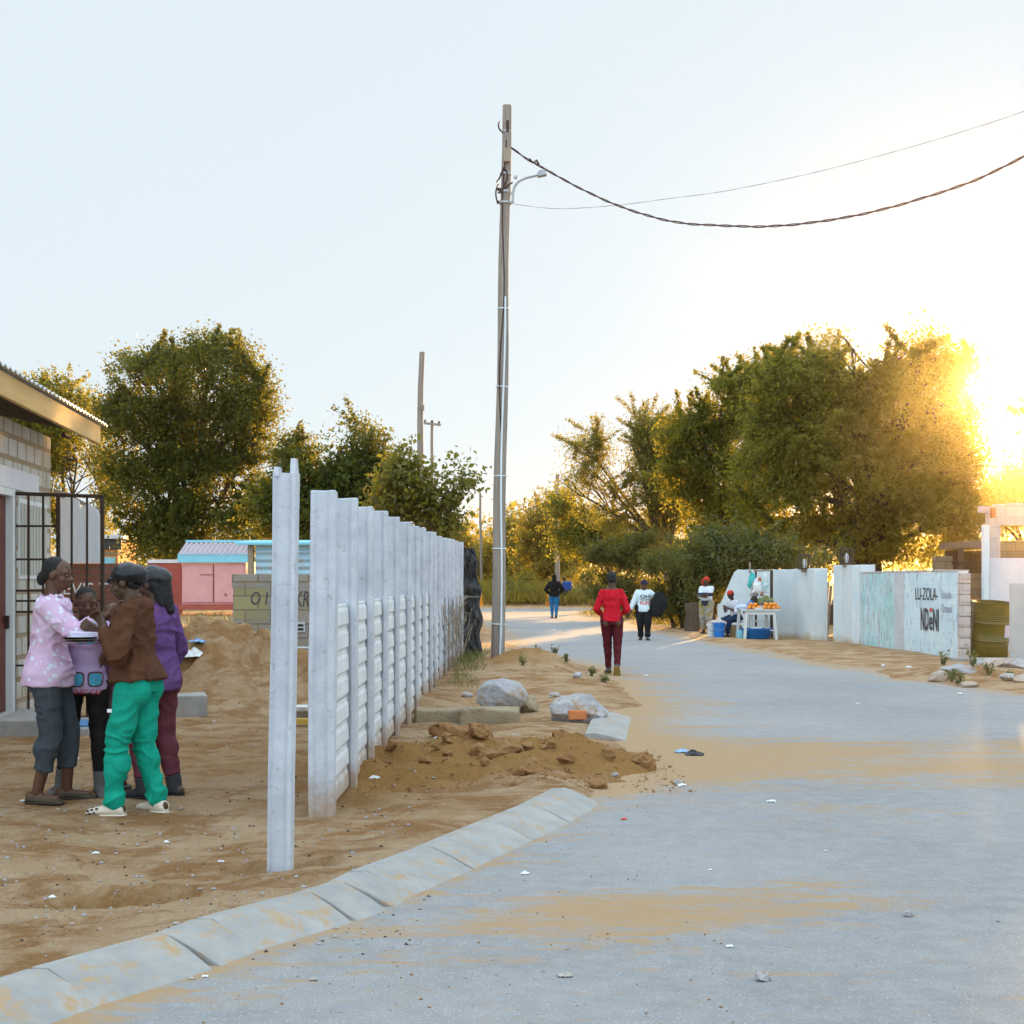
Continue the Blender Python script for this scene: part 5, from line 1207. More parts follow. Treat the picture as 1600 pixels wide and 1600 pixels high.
scatter('earth_crumbs', 1600, -1.2, 1.35, 10.7, 13.6, .004, .022, M['clod'])
for i in range(34):
    x, Y = random.gauss(.0, .62), random.gauss(12.1, .65); x = max(-1.0, min(1.1, x)); s_ = random.choice((.05, .06, .07, .09, .12))
    rock('earth_clod', Vector((x, Y, gz(x, Y))), (s_ * random.uniform(1, 1.5), s_, s_ * random.uniform(.7, 1)), M['clod'], 'small loose clod scattered over the dug earth by the fence', 'clod', 200 + i, random.uniform(0, 3), .35, 'small loose clods on the dug earth', 3)
scatter('lot_gravel', 2200, -4.6, -.6, 6.2, 18, .003, .016, M['stone'])
scatter('lot_twigs', 1500, -4.6, -.4, 6.0, 18, .003, .014, M['bark'])
scatter('kerb_grit', 300, -1.4, .9, 5, 10.5, .003, .009, M['clod'])

# ------------------------------------------------------------------ fruit stall
SY = 37.4; SZ = gz(6.4, 37.4)
def spt(px, py, Y=SY): return at(px, py, Y)
tb = thing('stall_table', 'pale blue-white wooden table laden with oranges', 'table', (xat(1192, SY), SY, SZ))
xl, xr = xat(1158, SY), xat(1219, SY); tz = zat(953.5, SY)
mb = MB()
for k in range(4): mb.box(((xl + xr) / 2, SY + .09 + k * .172, tz), (xr - xl, .168, .035))
top_ = mb.build('tabletop', M['white_paint'], tb, .004)
mb = MB(); mb.box(((xl + xr) / 2 + .02, SY + .06, tz - .07), (xr - xl - .25, .03, .09)).box(((xl + xr) / 2 + .02, SY + .64, tz - .07), (xr - xl - .25, .03, .09)); mb.build('apron', M['white_paint'], tb, .003)
for px, dy, sp in ((1167, .08, -.05), (1210, .08, .06), (1161, .62, -.06), (1203, .62, .06)):
    x = xat(px, SY); MB().bar((x, SY + dy, tz - .02), (x + sp, SY + dy + (-.03 if dy < .3 else .03), SZ - .02), .07, .06).build('leg', M['white_paint'], tb, .004)
MB().box(((xl + xr) / 2 + .02, SY + .35, zat(985, SY)), (xr - xl - .30, .55, .03)).build('shelf', M['white_paint'], tb, .003)
tb['label'] = 'pale blue-white wooden table laden with oranges in front of the limewashed wall'
o = MB().box((xat(1184, SY), SY + .3, zat(983, SY) + .03), (.22, .26, .035), rz=.2).build('folded_paper', M['litter'], None, .005); tag(o, 'folded white paper on the lower shelf of the stall table', 'paper')
orp = None
def fruit(x, y, z, r, m, lab, grp, name='orange'):
    global orp
    if orp is None:
        orp = MB().ell((0, 0, 0), (1, 1, .94), n=14, m=10).build(name, m, None, smooth=True, origin=(0, 0, 0)); o = orp
    else: o = orp.copy(); COL.objects.link(o)
    o.location = (x, y, z); o.scale = (r, r, r); return tag(o, lab, 'orange', grp)
G1, G2 = 'oranges lined up at the right end of the stall table', 'oranges heaped at the middle of the stall table'
for k in range(12):
    px = 1195 + (k % 4) * 7.2 + (k // 4) * 1.5; fruit(xat(px, SY) + random.uniform(-.008, .008), SY + .09 + (k // 4) * .115, tz + .018 + .050, random.uniform(.048, .055), M['orange'], 'orange in the rows at the right end of the stall table', G1)
for k in range(6): fruit(xat(1199 + (k % 3) * 7.2, SY), SY + .14 + (k // 3) * .11, tz + .018 + .128, random.uniform(.047, .053), M['orange'], 'orange stacked on the rows at the right end of the stall table', G1)
for k in range(9):
    px = 1171.5 + (k % 3) * 7.0 + (k // 3) * 1.5; fruit(xat(px, SY), SY + .09 + (k // 3) * .11, tz + .018 + .050, random.uniform(.046, .054), M['orange'], 'orange in the heap at the middle of the stall table', G2)
for k in range(4): fruit(xat(1175 + (k % 2) * 7.2, SY), SY + .14 + (k // 2) * .11, tz + .018 + .126, random.uniform(.046, .052), M['orange'], 'orange on top of the heap at the middle of the stall table', G2)
o = MB().box((xat(1186, SY), SY + .05, tz + .04), (.20, .10, .045)).build('paper_packet', M['litter'], None, .012); tag(o, 'white paper packet on the front edge of the stall table', 'packet')
o = rock('cloth_bundle', Vector((xat(1164, SY), SY + .25, tz + .02)), (.30, .26, .17), pmat('bluish_cloth', (.22, .28, .42), (.60, .66, .70), 9, .8, .2, 30), 'bluish cloth bundle at the left end of the stall table', 'bundle', 91)
cr = thing('wire_crate', 'grey wire crate of green produce at the back of the stall table', 'crate', (xat(1200, SY), SY + .5, tz + .02))
mb = MB(); x0_, x1_ = xat(1191, SY), xat(1215, SY)
for z in (.02, .10, .18):
    for yy in (.36, .66): mb.bar((x0_, SY + yy, tz + .02 + z), (x1_, SY + yy, tz + .02 + z), .014)
for k in range(9):
    x = x0_ + (x1_ - x0_) * k / 8
    for yy in (.36, .66): mb.bar((x, SY + yy, tz + .02), (x, SY + yy, tz + .21), .010)
mb.build('frame', M['steel'], cr)
for k, (px, py) in enumerate(((1196, 938), (1201, 936), (1206, 937), (1203, 939))):
    o = rock('green_vegetable', Vector((xat(px, SY), SY + .50, zat(py, SY) - .09)), (.22, .2, .2), pmat('green_produce', (.12, .15, .05), (.22, .22, .08), 8, .6, .2, 40) if k == 0 else bpy.data.materials['green_produce'], 'green vegetable heaped in the wire crate on the stall', 'vegetable', 110 + k, 0, .1, 'vegetables in the wire crate')
o = rock('blue_toy', Vector((xat(1176.5, SY), SY + .42, tz + .03)), (.20, .10, .26), M['blue_plastic'], 'small spiky blue packet standing behind the oranges', 'packet', 121, 0, .4)
o = rock('dark_jar', Vector((xat(1184, SY), SY + .62, tz + .05)), (.22, .16, .34), M['iron'], 'dark bundle standing at the back of the stall table', 'bundle', 122, 0, .2)
# frame with hanging bags
fr = thing('display_rack', 'tall dark post rack behind the stall hung with bags', 'rack', (xat(1193, 38.3), 38.3, SZ))
FY = 38.32
MB().box((xat(1205.5, FY), FY, (SZ + zat(891, FY)) / 2), (.07, .06, zat(891, FY) - SZ)).build('post', M['dark_wood'], fr, .004)
MB().box((xat(1181, FY), FY, (SZ + zat(892, FY)) / 2), (.05, .05, zat(892, FY) - SZ)).build('post', M['dark_wood'], fr, .004)
MB().bar((xat(1178, FY), FY, zat(892, FY)), (xat(1207, FY), FY, zat(891, FY)), .05).build('crossbar', M['old_wood'], fr, .004)
def hang(px0, px1, py0, py1, m, label, name='hanging_bag', taper=.35, Y=38.15, seed=1):
    a, b = at(px0, py1, Y), at(px1, py0, Y); w, h = b.x - a.x, b.z - a.z; cx = (a.x + b.x) / 2; mb = MB(); rings = []; rr = random.Random(seed)
    for k in range(12):
        t_ = k / 11; s = (1 - t_) ** .6 * (1 - taper) + taper * (1 if t_ < .9 else .5); bulge = .07 + .10 * math.sin(math.pi * min(1, t_ * 1.1)) * (1 - t_ * .5)
        rings.append((Vector((cx + rr.uniform(-.012, .012), Y, a.z + h * t_)), Vector((w / 2 * s, 0, 0)), Vector((0, bulge * .6, 0))))
    mb.loft(rings, 18); o = mb.build(name, m, None, smooth=True); rough_up(o, .03, 9, seed); return tag(o, label, 'bag')
hang(1168, 1182, 894, 920, pmat('teal_bag', (.03, .38, .36), (.06, .48, .44), 6, .4, .3, 30), 'teal plastic bag hanging at the left of the stall frame', seed=2)
hang(1171, 1187, 907, 931, pmat('woven_bag', (.30, .26, .24), (.44, .40, .36), 14, .8, .4, 60), 'grey-brown woven bag hanging low at the left of the stall frame', seed=3, Y=38.05)
hang(1176, 1192, 900, 926, M['white_plastic'], 'white plastic bag hanging at the middle of the stall frame', seed=4, Y=38.0)
hang(1188, 1202, 893, 927, pmat('white_teal_bag', (.66, .72, .72), (.10, .55, .55), 5, .45, .3, 30, c3=(.7, .75, .75), c3lo=.45, c3hi=.55), 'white and teal printed bag hanging at the right of the stall frame', seed=5, Y=38.1)
hang(1184, 1189, 901, 908, M['brick_piece'], 'small red and yellow packet hanging between the bags', seed=6, Y=37.95)
hang(1188, 1194, 924, 931, pmat('brown_pouch', (.25, .10, .05), (.32, .15, .08), 8, .7, .2, 50), 'small brown pouch hanging under the white bag', seed=7, Y=37.95)
# buckets, basin, chair
def bucket(px, pyb, pyt, r0, r1, m, label, Y):
    p = Vector((xat(px, Y), Y, gz(xat(px, Y), Y))); h = zat(pyt, Y) - p.z; b = thing('bucket', label, 'bucket', p)
    MB().lathe(p, [(r0 * .9, 0), (r0, .01), (r1, h - .05), (r1 + .015, h - .045), (r1 + .015, h), (r1 - .01, h), (r1 - .02, h - .04), (r0 - .01, .03), (0, .03)], 28, cap=False).build('body', m, b, smooth=True)
    hp = [p + Vector((r1 * math.cos(a) * 1.03, -r1 * 1.04 * math.sin(a) * .7 - .03, h - .05 - .14 * math.sin(a))) for a in np.linspace(0, math.pi, 12)]
    MB().tube(hp, .008, 6).build('handle', M['steel'], b); return p, h
bp, bh = bucket(1123.5, 997, 973, .13, .155, M['blue_plastic'], 'blue plastic bucket heaped with packets by the seated vendor', 38.0)
bp2, bh2 = bucket(1112.5, 996, 974.5, .11, .135, M['white_plastic'], 'white plastic bucket behind the blue bucket', 38.35)
pm = pmat('packet_plastic', (.62, .66, .68), (.50, .36, .28), 7, .35, .2, 40)
for i, (dx, dz, q) in enumerate(((-.08, .0, .13), (.05, .02, .14), (.12, -.01, .11), (-.02, .06, .12), (-.15, .03, .10), (.02, .08, .09))):
    rock('food_packet', bp + Vector((dx, random.uniform(-.05, .05), bh + dz - .03)), (q * 1.3, q, q * .8), pm, 'clear packet of food heaped on the blue bucket', 'packet', 130 + i, i, .2, 'packets on the blue bucket')
for i, (dx, dz, q) in enumerate(((-.04, .0, .12), (.05, .02, .11), (0, .06, .10))):
    rock('food_packet', bp2 + Vector((dx, 0, bh2 + dz - .03)), (q * 1.3, q, q * .8), pm, 'clear packet of food heaped on the white bucket', 'packet', 140 + i, i, .2, 'packets on the white bucket')
p = Vector((xat(1183, 37.75), 37.78, SZ)); o = MB().lathe(p, [(.30, 0), (.32, .01), (.42, .24), (.44, .25), (.44, .265), (.41, .262), (.31, .03), (0, .03)], 30, cap=False).build('basin', M['blue_plastic'], None, smooth=True); tag(o, 'wide blue basin on the ground under the stall table', 'basin')
o = MB().box((xat(1156, 37.7), 37.7, SZ + .11), (.14, .14, .22)).build('water_jug', M['skyblue'], None, .03, 3); tag(o, 'pale blue jug on the ground left of the basin', 'jug')
o = MB().box((xat(1149, 38.4), 38.4, SZ + .16), (.28, .3, .34), rz=.1).build('cardboard_box', M['tan_block'] if False else pmat('cardboard', (.32, .22, .10), (.38, .27, .13), 4, .85, .2, 40), None, .006); tag(o, 'brown cardboard box beside the vendor chair', 'box')
def chair(px, Y, label, rz):
    x = xat(px, Y); c = thing('chair', label, 'chair', (x, Y, SZ)); Mx = Matrix.Rotation(rz, 3, 'Z'); o_ = Vector((x, Y, SZ))
    def L(a, b, c_): return o_ + Mx @ Vector((a, b, c_))
    MB().add(*[]) if False else None
    for a, b, h, spl in ((-.19, -.18, .84, -.03), (.19, -.18, .84, -.03), (-.19, .19, .44, .05), (.19, .19, .44, .05)):
        MB().bar(L(a, b + (-.06 if h > .5 else 0), h), L(a, b + spl, 0), .03).build('leg', M['white_paint'], c, .003)
    MB().bar(L(0, -.20, .44), L(0, .21, .44), .42, .03).build('seat', M['white_paint'], c, .004)
    for h in (.62, .78): MB().bar(L(-.19, -.215, h), L(.19, -.215, h), .03, .06, ).build('back_rail', M['white_paint'], c, .003)
    for a in (-.19, .19): MB().bar(L(a, -.19, .2), L(a, .2, .2), .025).build('stretcher', M['white_paint'], c, .003)
    return c
chair(1154, 38.55, 'pale wooden chair under the seated vendor', R(80))
chair(1187, 38.15, 'empty pale wooden chair behind the stall table', R(-90))

# ------------------------------------------------------------------ people
def solid(name, mb, m, parent, voxel, smooth=3, crease=0.0, cscale=9.0, seed=0, stretch=1.0, zfade=None):
    me = mb.mesh('tmp', recalc=True); o = bpy.data.objects.new('tmp', me); COL.objects.link(o)
    md = o.modifiers.new('r', 'REMESH'); md.mode = 'VOXEL'; md.voxel_size = voxel; md.use_smooth_shade = True
    sm = o.modifiers.new('s', 'SMOOTH'); sm.factor = .5; sm.iterations = smooth
    dg = bpy.context.evaluated_depsgraph_get(); out = bpy.data.meshes.new_from_object(o.evaluated_get(dg)); bpy.data.objects.remove(o); bpy.data.meshes.remove(me)
    out.name = name
    n = len(out.vertices); co = np.empty(n * 3, np.float32); out.vertices.foreach_get('co', co); co = co.reshape(-1, 3)
    if crease:
        nr = np.empty(n * 3, np.float32); out.vertices.foreach_get('normal', nr); nr = nr.reshape(-1, 3)
        p = co * cscale; p[:, 2] *= stretch; p = p + 2.2 * (vnoise3(p * .4 + seed)[:, None] - .5)
        w = (1 - np.abs(vnoise3(p + seed) - .5) * 2) ** 2 - .5 + .35 * (vnoise3(p * 2.3 + seed + 9) - .5); 
        if zfade: w = w * np.clip((zfade[0] - co[:, 2]) / (zfade[0] - zfade[1]), 0, 1)
        co = co + nr * (w * crease)[:, None]
    off = np.array(wloc(parent)); out.vertices.foreach_set('co', (co - off).astype(np.float32).ravel())
    out.polygons.foreach_set('use_smooth', np.ones(len(out.polygons), bool)); out.update()
    if len(out.materials) == 0: out.materials.append(m)
    else: out.materials[0] = m
    ob = bpy.data.objects.new(name, out); COL.objects.link(ob); ob.parent = parent; return ob

def ik(a, t, l1, l2, pole):
    d = t - a; L = min(d.length, (l1 + l2) * .999); dn = d.normalized(); x = (l1 * l1 - l2 * l2 + L * L) / (2 * L); h = math.sqrt(max(l1 * l1 - x * x, 0))
    pv = (pole - dn * pole.dot(dn)).normalized(); return a + dn * x + pv * h, a + dn * L

SKIN = pmat('brown_skin', (.080, .034, .016), (.115, .052, .026), 5, .45, .08, 120)
SKIN2 = pmat('deep_brown_skin', (.060, .027, .014), (.09, .042, .021), 5, .45, .08, 120)
HAIR = pmat('black_hair', (.008, .007, .007), (.020, .017, .015), 20, .7, .6, 160)
EYE_W = pmat('eye_white', (.26, .23, .20), (.32, .29, .26), 8, .3, 0, 30); EYE_D = pmat('eye_dark', (.01, .008, .006), (.02, .012, .01), 8, .2, 0, 30)
def cloth(name, a, b, sc=8, c3=None, bump=.35, bs=220, rough=.9, lo=.6, hi=.7, c3s=9): return pmat(name, a, b, sc, rough, bump, bs, c3=c3, c3lo=lo, c3hi=hi, c3scale=c3s, spec=.15, bdist=.004)

def person(label, pos, heading, H, pose=None, skin=SKIN, top=None, bottom=None, shoes=None, hair='short', voxel=.008, build=1.0, hat=None, eyes=True, name='person', boots=None):
    """pose keys: lean, pz, wl/wr (wrist), el/er (elbow pole), fl/fr (ankle), kl/kr (knee pole), hp (head pitch), hy (head yaw), toe; side l/r is the person's own; local x right, y forward, z up, unit = height"""
    P = dict(lean=0, pz=.525, wl=(-.15, .03, .46), wr=(.15, .03, .46), el=(-.25, -1, 0), er=(.25, -1, 0), fl=(-.055, 0, .045), fr=(.055, 0, .045), kl=(-.1, 1, 0), kr=(.1, 1, 0), hp=0, hy=0, toel=8, toer=-8, twist=0, heell=0, heelr=0, curl=35); P.update(pose or {})
    root = thing(name, label, 'person', pos); h = R(heading); Mz = Matrix.Rotation(h, 3, 'Z'); O = Vector(pos)
    def W(v): return O + Mz @ (Vector(v) * H)
    def D(v): return (Mz @ Vector(v))
    V = Vector; ln = R(P['lean']); up = V((0, math.sin(ln), math.cos(ln))); fw = V((0, math.cos(ln), -math.sin(ln))); rt = V((1, 0, 0)); tw = R(P['twist'])
    rt_s = V((math.cos(tw), math.sin(tw), 0)); fw_s = up.cross(rt_s) ; 
    pel = V((0, 0, P['pz'])); pts = lambda z: pel + up * (z - .525)
    sh = {s: pts(.797) + rt_s * (.090 * build ** .5) * s for s in (-1, 1)}; hip = {s: pel + rt * .052 * build * s for s in (-1, 1)}
    W_t = {-1: V(P['wl']), 1: V(P['wr'])}; Ep = {-1: V(P['el']), 1: V(P['er'])}; Ft = {-1: V(P['fl']), 1: V(P['fr'])}; Kp = {-1: V(P['kl']), 1: V(P['kr'])}
    arm = {}; leg = {}
    for s in (-1, 1):
        e, w = ik(sh[s], W_t[s], .172, .150, Ep[s]); arm[s] = (sh[s], e, w)
        k, a = ik(hip[s], Ft[s], .250, .238, Kp[s]); leg[s] = (hip[s], k, a)
    b = build
    TOR = [(.485, .080 * b, .068 * b), (.53, .094 * b, .076 * b), (.58, .084 * b, .066 * b), (.63, .071 * b, .055 * b), (.69, .078 * b, .060 * b), (.745, .088 * b ** .7, .066 * b ** .8), (.79, .092 * b ** .5, .056), (.82, .072, .044), (.838, .040, .036)]
    def torso(mb, z0, z1, inf, flare=0.0):
        rings = []; zs = np.linspace(z0, z1, 16)
        for z in zs:
            rx = np.interp(z, [t[0] for t in TOR], [t[1] for t in TOR]) + inf; ry = np.interp(z, [t[0] for t in TOR], [t[2] for t in TOR]) + inf
            q = max(0, (.64 - z) / .2) * flare; rx += q; ry += q
            f = np.clip((z - .6) / .2, 0, 1); X = rt.lerp(rt_s, f); Y = fw.lerp(fw_s, f)
            c = pts(z) + Y * (.006 if z > .7 else -.004)
            rings.append((W(c), D(X) * rx * H, D(Y) * ry * H))
        mb.loft(rings, 24)
    # head
    hp, hy = R(P['hp']), R(P['hy']); hr = V((math.cos(hy), math.sin(hy), 0)); hf0 = V((-math.sin(hy), math.cos(hy), 0)); hf = hf0 * math.cos(hp) - V((0, 0, 1)) * math.sin(hp); hu = V((0, 0, 1)) * math.cos(hp) + hf0 * math.sin(hp)
    nb = pts(.832); hc = nb + up * .045 + hu * .058 + hf * .012
    hs = 1.06 if H < 1.5 else 1.0
    def HP(r_, f_, u_): return W(hc + (hr * r_ + hf * f_ + hu * u_) * hs)
    AX = (D(hr), D(hf), D(hu))
    def HE(mb, r_, f_, u_, s3): mb.ell(HP(r_, f_, u_), [q * H * hs for q in s3], AX)
    mb = MB(); torso(mb, .485, .838, 0)
    mb.cap(W(pts(.81)), W(hc - hu * .02 - hf * .012), .034 * H, .031 * H)
    HE(mb, 0, 0, .008, (.046, .057, .055)); HE(mb, 0, .014, -.030, (.036, .041, .042)); HE(mb, 0, .034, -.050, (.020, .020, .016))
    mb.cap(HP(0, .050, .000), HP(0, .062, -.021), .006 * H, .0105 * H); HE(mb, -.009, .054, -.022, (.007, .007, .006)); HE(mb, .009, .054, -.022, (.007, .007, .006))
    mb.cap(HP(-.013, .050, -.0385), HP(.013, .050, -.0385), .0062 * H, .0062 * H); mb.cap(HP(-.011, .049, -.0460), HP(.011, .049, -.0460), .0062 * H, .0062 * H)
    mb.cap(HP(-.030, .043, .010), HP(.030, .043, .010), .008 * H, .008 * H); HE(mb, -.027, .034, -.022, (.014, .014, .013)); HE(mb, .027, .034, -.022, (.014, .014, .013))
    for s in (-1, 1): HE(mb, .047 * s, -.004, -.010, (.006, .013, .019))
    for s in (-1, 1):
        a, e, w = arm[s]; bb = b ** .6; mb.cap(W(nb + up * .006), W(a), .026 * H, .024 * H)
        mb.ell(W(a), [.030 * H * bb] * 3); mb.cap(W(a), W(e), .029 * H * bb, .023 * H * bb); mb.cap(W(e), W(w), .0245 * H * bb, .0165 * H)
        fd = (w - e).normalized(); side = V((-s * .25, .55, -.2)); side = (side - fd * side.dot(fd)).normalized(); nn = fd.cross(side) * s     # side: towards the thumb, nn: back of the hand
        cu = R(P['curl']); pc = w + fd * .045
        for q in (-.013, 0, .013): mb.cap(W(w + side * q * .7), W(w + fd * .052 + side * q), .0105 * H, .0095 * H)
        for q, L in ((.018, .040), (.006, .046), (-.007, .043), (-.019, .034)):
            p0 = w + fd * .050 + side * q; d1 = fd * math.cos(cu * .5) - nn * math.sin(cu * .5); d2 = fd * math.cos(cu * 1.3) - nn * math.sin(cu * 1.3)
            p1 = p0 + d1 * L * .5 + side * q * .10; p2 = p1 + d2 * L * .5; mb.cap(W(p0), W(p1), .0063 * H, .0055 * H); mb.cap(W(p1), W(p2), .0055 * H, .0046 * H)
        p0 = w + fd * .014 + side * .016; p1 = p0 + (fd * .6 + side * .75).normalized() * .026; p2 = p1 + (fd * .95 + side * .1 - nn * .25).normalized() * .024
        mb.cap(W(p0), W(p1), .0085 * H, .0070 * H); mb.cap(W(p1), W(p2), .0066 * H, .0054 * H)
        hpj, k, an = leg[s]
        mb.cap(W(hpj), W(k), .054 * H * b, .037 * H * b ** .6); mb.cap(W(k), W(an), .037 * H * b ** .6, .022 * H); cf = k.lerp(an, .30) - V((0, .012, 0)); mb.ell(W(cf), (.030 * H * bb, .032 * H * bb, .060 * H))
        mb.ell(W(hpj + V((.008 * s, -.028, -.02))), (.050 * H * b, .048 * H * b, .055 * H))
        ta = R(P['toel'] if s < 0 else P['toer']); fdv = V((math.sin(-ta), math.cos(ta), 0)); hl = R(P['heell'] if s < 0 else P['heelr']); fdv = fdv * math.cos(hl) - V((0, 0, 1)) * math.sin(hl); leg[s] = leg[s] + (fdv,)
        mb.cap(W(an + V((0, 0, -.018)) - fdv * .028), W(an + V((0, 0, -.026)) + fdv * .085), .022 * H, .015 * H)
    solid('body', mb, skin, root, voxel, 2).name = 'body'
    if eyes:
        for s in (-1, 1):
            e_ = MB().ell(HP(.0185 * s, .0475, -.002), [.0056 * H * hs, .0045 * H * hs, .0030 * H * hs], AX, 12, 8).build('eye', EYE_W, root, smooth=True)
            MB().ell(HP(.0185 * s, .0513, -.002), [.0030 * H * hs, .0014 * H * hs, .0028 * H * hs], AX, 10, 6).build('iris', EYE_D, e_, smooth=True)
    # garments
    if bottom:
        mb = MB(); inf = bottom.get('loose', .008)
        torso(mb, .485, bottom.get('waist', .575), inf * .45)
        for s in (-1, 1):
            hpj, k, an, fdv = leg[s]; cu_ = bottom.get('cuff', .93); q = k.lerp(an, cu_)
            mb.cap(W(hpj + V((.004 * s, 0, .01))), W(k), (.056 * b + inf) * H, (.038 * b ** .6 + inf) * H); mb.cap(W(k), W(q), (.038 * b ** .6 + inf) * H, bottom.get('cr', .026 + inf) * H, flat_b=True)
            cf = k.lerp(an, .28) - V((0, .012, 0)); mb.ell(W(cf), ((.031 + inf) * H, (.033 + inf) * H, .06 * H))
            mb.ell(W(hpj + V((.008 * s, -.030, -.02))), ((.051 * b + inf * .6) * H, (.042 * b + inf * .4) * H, (.056 + inf) * H))
            if bottom.get('band'): mb.cap(W(k.lerp(an, cu_ - .06)), W(k.lerp(an, cu_ - .02)), .031 * H + inf * H, .031 * H + inf * H)
        g_b = solid(bottom.get('name', 'trousers'), mb, bottom['mat'], root, voxel, 7, bottom.get('crease', .006) * H, 10, 3, 1.3, (O.z + (P['pz'] - .01) * H, O.z + (P['pz'] - .12) * H))
    g_t = None
    if top:
        mb = MB(); inf = top.get('loose', .010); torso(mb, top.get('hem', .50), top.get('neck', .830), inf, top.get('flare', .0))
        for s in (-1, 1):
            a, e, w = arm[s]; sl = top.get('sleeve', .95); bb = b ** .6; mb.cap(W(nb - up * .012), W(a), (.024 + inf * .6) * H, (.024 + inf * .7) * H)
            mb.ell(W(a + V((-.01 * s, 0, .0))), [(.028 * bb + inf * .6) * H] * 3)
            if sl <= 0: continue
            if sl < .5: mb.cap(W(a), W(a.lerp(e, sl * 2)), (.033 * bb + inf) * H, (.029 * bb + inf) * H, flat_b=True)
            else:
                mb.cap(W(a), W(e), (.029 * bb + inf * .9) * H, (.025 * bb + inf * .8) * H); f = (sl - .5) * 2; mb.cap(W(e), W(e.lerp(w, f)), (.025 * bb + inf * .8) * H, (.020 + inf * .6) * H, flat_b=True)
        if top.get('hood'):
            mb.cap(W(nb - fw * .035 - rt * .045 + up * .0), W(nb - fw * .035 + rt * .045), .030 * H, .030 * H); mb.cap(W(nb - fw * .052 - up * .045), W(nb - fw * .045 - up * .01), .030 * H, .040 * H)
        if top.get('collar'): mb.cap(W(nb - up * .02), W(nb + up * .012 - fw * .004), .048 * H, .044 * H, True, True)
        g_t = solid(top.get('name', 'top'), mb, top['mat'], root, voxel, 6, top.get('crease', .006) * H, 10, 7, 1.2)
        if top.get('hoodup'):
            mb = MB(); HE(mb, 0, -.012, .012, (.056, .062, .062)); HE(mb, 0, -.02, -.03, (.052, .05, .05)); mb.cap(W(nb - fw * .01), W(hc - hu * .02 - hf * .015), .052 * H, .05 * H); solid('hood', mb, top['mat'], root, voxel, 2)
    if shoes:
        for s in (-1, 1):
            hpj, k, an, fdv = leg[s]; sr = D(fdv.cross(V((0, 0, 1))).normalized()); fz = W(an); z0 = V((0, 0, -.043)); upv = sr.cross(D(fdv)).normalized()
            mb = MB(); rings = []
            hgt = shoes.get('h', .045)
            for t_, wd, ht in ((-.045, .018, .6), (-.035, .026, .95), (-.01, .028, 1.0), (.02, .028, .95), (.055, .034, .72), (.085, .034, .58), (.105, .026, .46), (.114, .012, .30)):
                c = fz + D(fdv) * t_ * H + upv * (-.043 + hgt * ht * .5) * H; rings.append((c, sr * wd * H, upv * hgt * ht * .5 * H))
            mb.loft(rings, 16)
            if shoes.get('shaft'): mb.cap(W(an - V((0, 0, .01))), W(an.lerp(k, shoes['shaft'])), .033 * H, .036 * H, False, True)
            sh_o = solid('shoe', mb, shoes['mat'], root, min(voxel, .009), 2, .002 * H, 20)
            mb = MB(); ring2 = [(fz + D(fdv) * t_ * H + upv * (-.0405) * H, sr * (wd + .002) * H, upv * .0045 * H) for t_, wd in ((-.050, .016), (-.036, .027), (0, .029), (.05, .034), (.088, .035), (.110, .026), (.119, .012))]
            mb.loft(ring2, 16).build('sole', shoes.get('sole', shoes['mat']), sh_o, smooth=True)
            if shoes.get('sock'):
                mb = MB().cap(W(an - V((0, 0, .005))), W(an.lerp(k, .22)), .026 * H, .027 * H, False, True); mb.build('sock', shoes['sock'], root, smooth=True)
    mb = MB(); hname = 'hair'; hm = HAIR
    if hair == 'short': HE(mb, 0, -.008, .016, (.0495, .0585, .0555)); HE(mb, 0, -.030, -.012, (.042, .034, .035))
    elif hair == 'pulled': HE(mb, 0, -.012, .014, (.0485, .0545, .0535)); HE(mb, 0, -.035, -.008, (.040, .030, .034)); HE(mb, 0, -.060, -.030, (.022, .020, .030))
    elif hair == 'crop': HE(mb, 0, -.006, .016, (.0475, .0560, .0530)); HE(mb, 0, -.026, -.008, (.041, .033, .032))
    elif hair == 'long':
        HE(mb, 0, -.010, .014, (.052, .058, .055)); HE(mb, 0, -.03, -.02, (.05, .036, .045)); mb.cap(HP(0, -.045, -.02), HP(0, -.062, -.135), .044 * H, .020 * H); mb.cap(HP(.03, -.035, -.02), HP(.032, -.045, -.105), .026 * H, .012 * H); mb.cap(HP(-.03, -.035, -.02), HP(-.032, -.045, -.105), .026 * H, .012 * H)
    elif hair == 'none': mb = None
    if mb is not None: solid('hair', mb, hm, root, voxel, 1, .003 * H, 60)
    if hat:
        mb = MB(); k = hat['kind']
        if k == 'bonnet': HE(mb, 0, -.010, .022, (.058, .066, .056)); HE(mb, 0, -.050, .012, (.052, .048, .046)); mb.cap(HP(-.03, .045, .022), HP(.03, .045, .022), .014 * H, .014 * H); HE(mb, 0, .052, .018, (.040, .022, .010))
        elif k == 'wrap': HE(mb, 0, -.008, .026, (.056, .062, .052)); HE(mb, .0, -.045, .02, (.046, .04, .042)); HE(mb, .03, -.05, -.03, (.03, .028, .05))
        elif k == 'cap': HE(mb, 0, -.004, .024, (.052, .060, .050))
        elif k == 'bucket':
            HE(mb, 0, 0, .030, (.052, .060, .046)); mb.loft([(HP(0, 0, .018), AX[0] * .058 * H, AX[1] * .066 * H), (HP(0, 0, .004), AX[0] * .074 * H, AX[1] * .084 * H), (HP(0, 0, -.002), AX[0] * .074 * H, AX[1] * .084 * H), (HP(0, 0, .010), AX[0] * .056 * H, AX[1] * .064 * H)], 20)
        solid(hat.get('name', 'headwear'), mb, hat['mat'], root, voxel, 2, .004 * H, 14)
    root_info = dict(root=root, W=W, D=D, HP=HP, H=H, top=g_t, pts=pts, arm=arm, leg=leg, AX=AX); return root_info

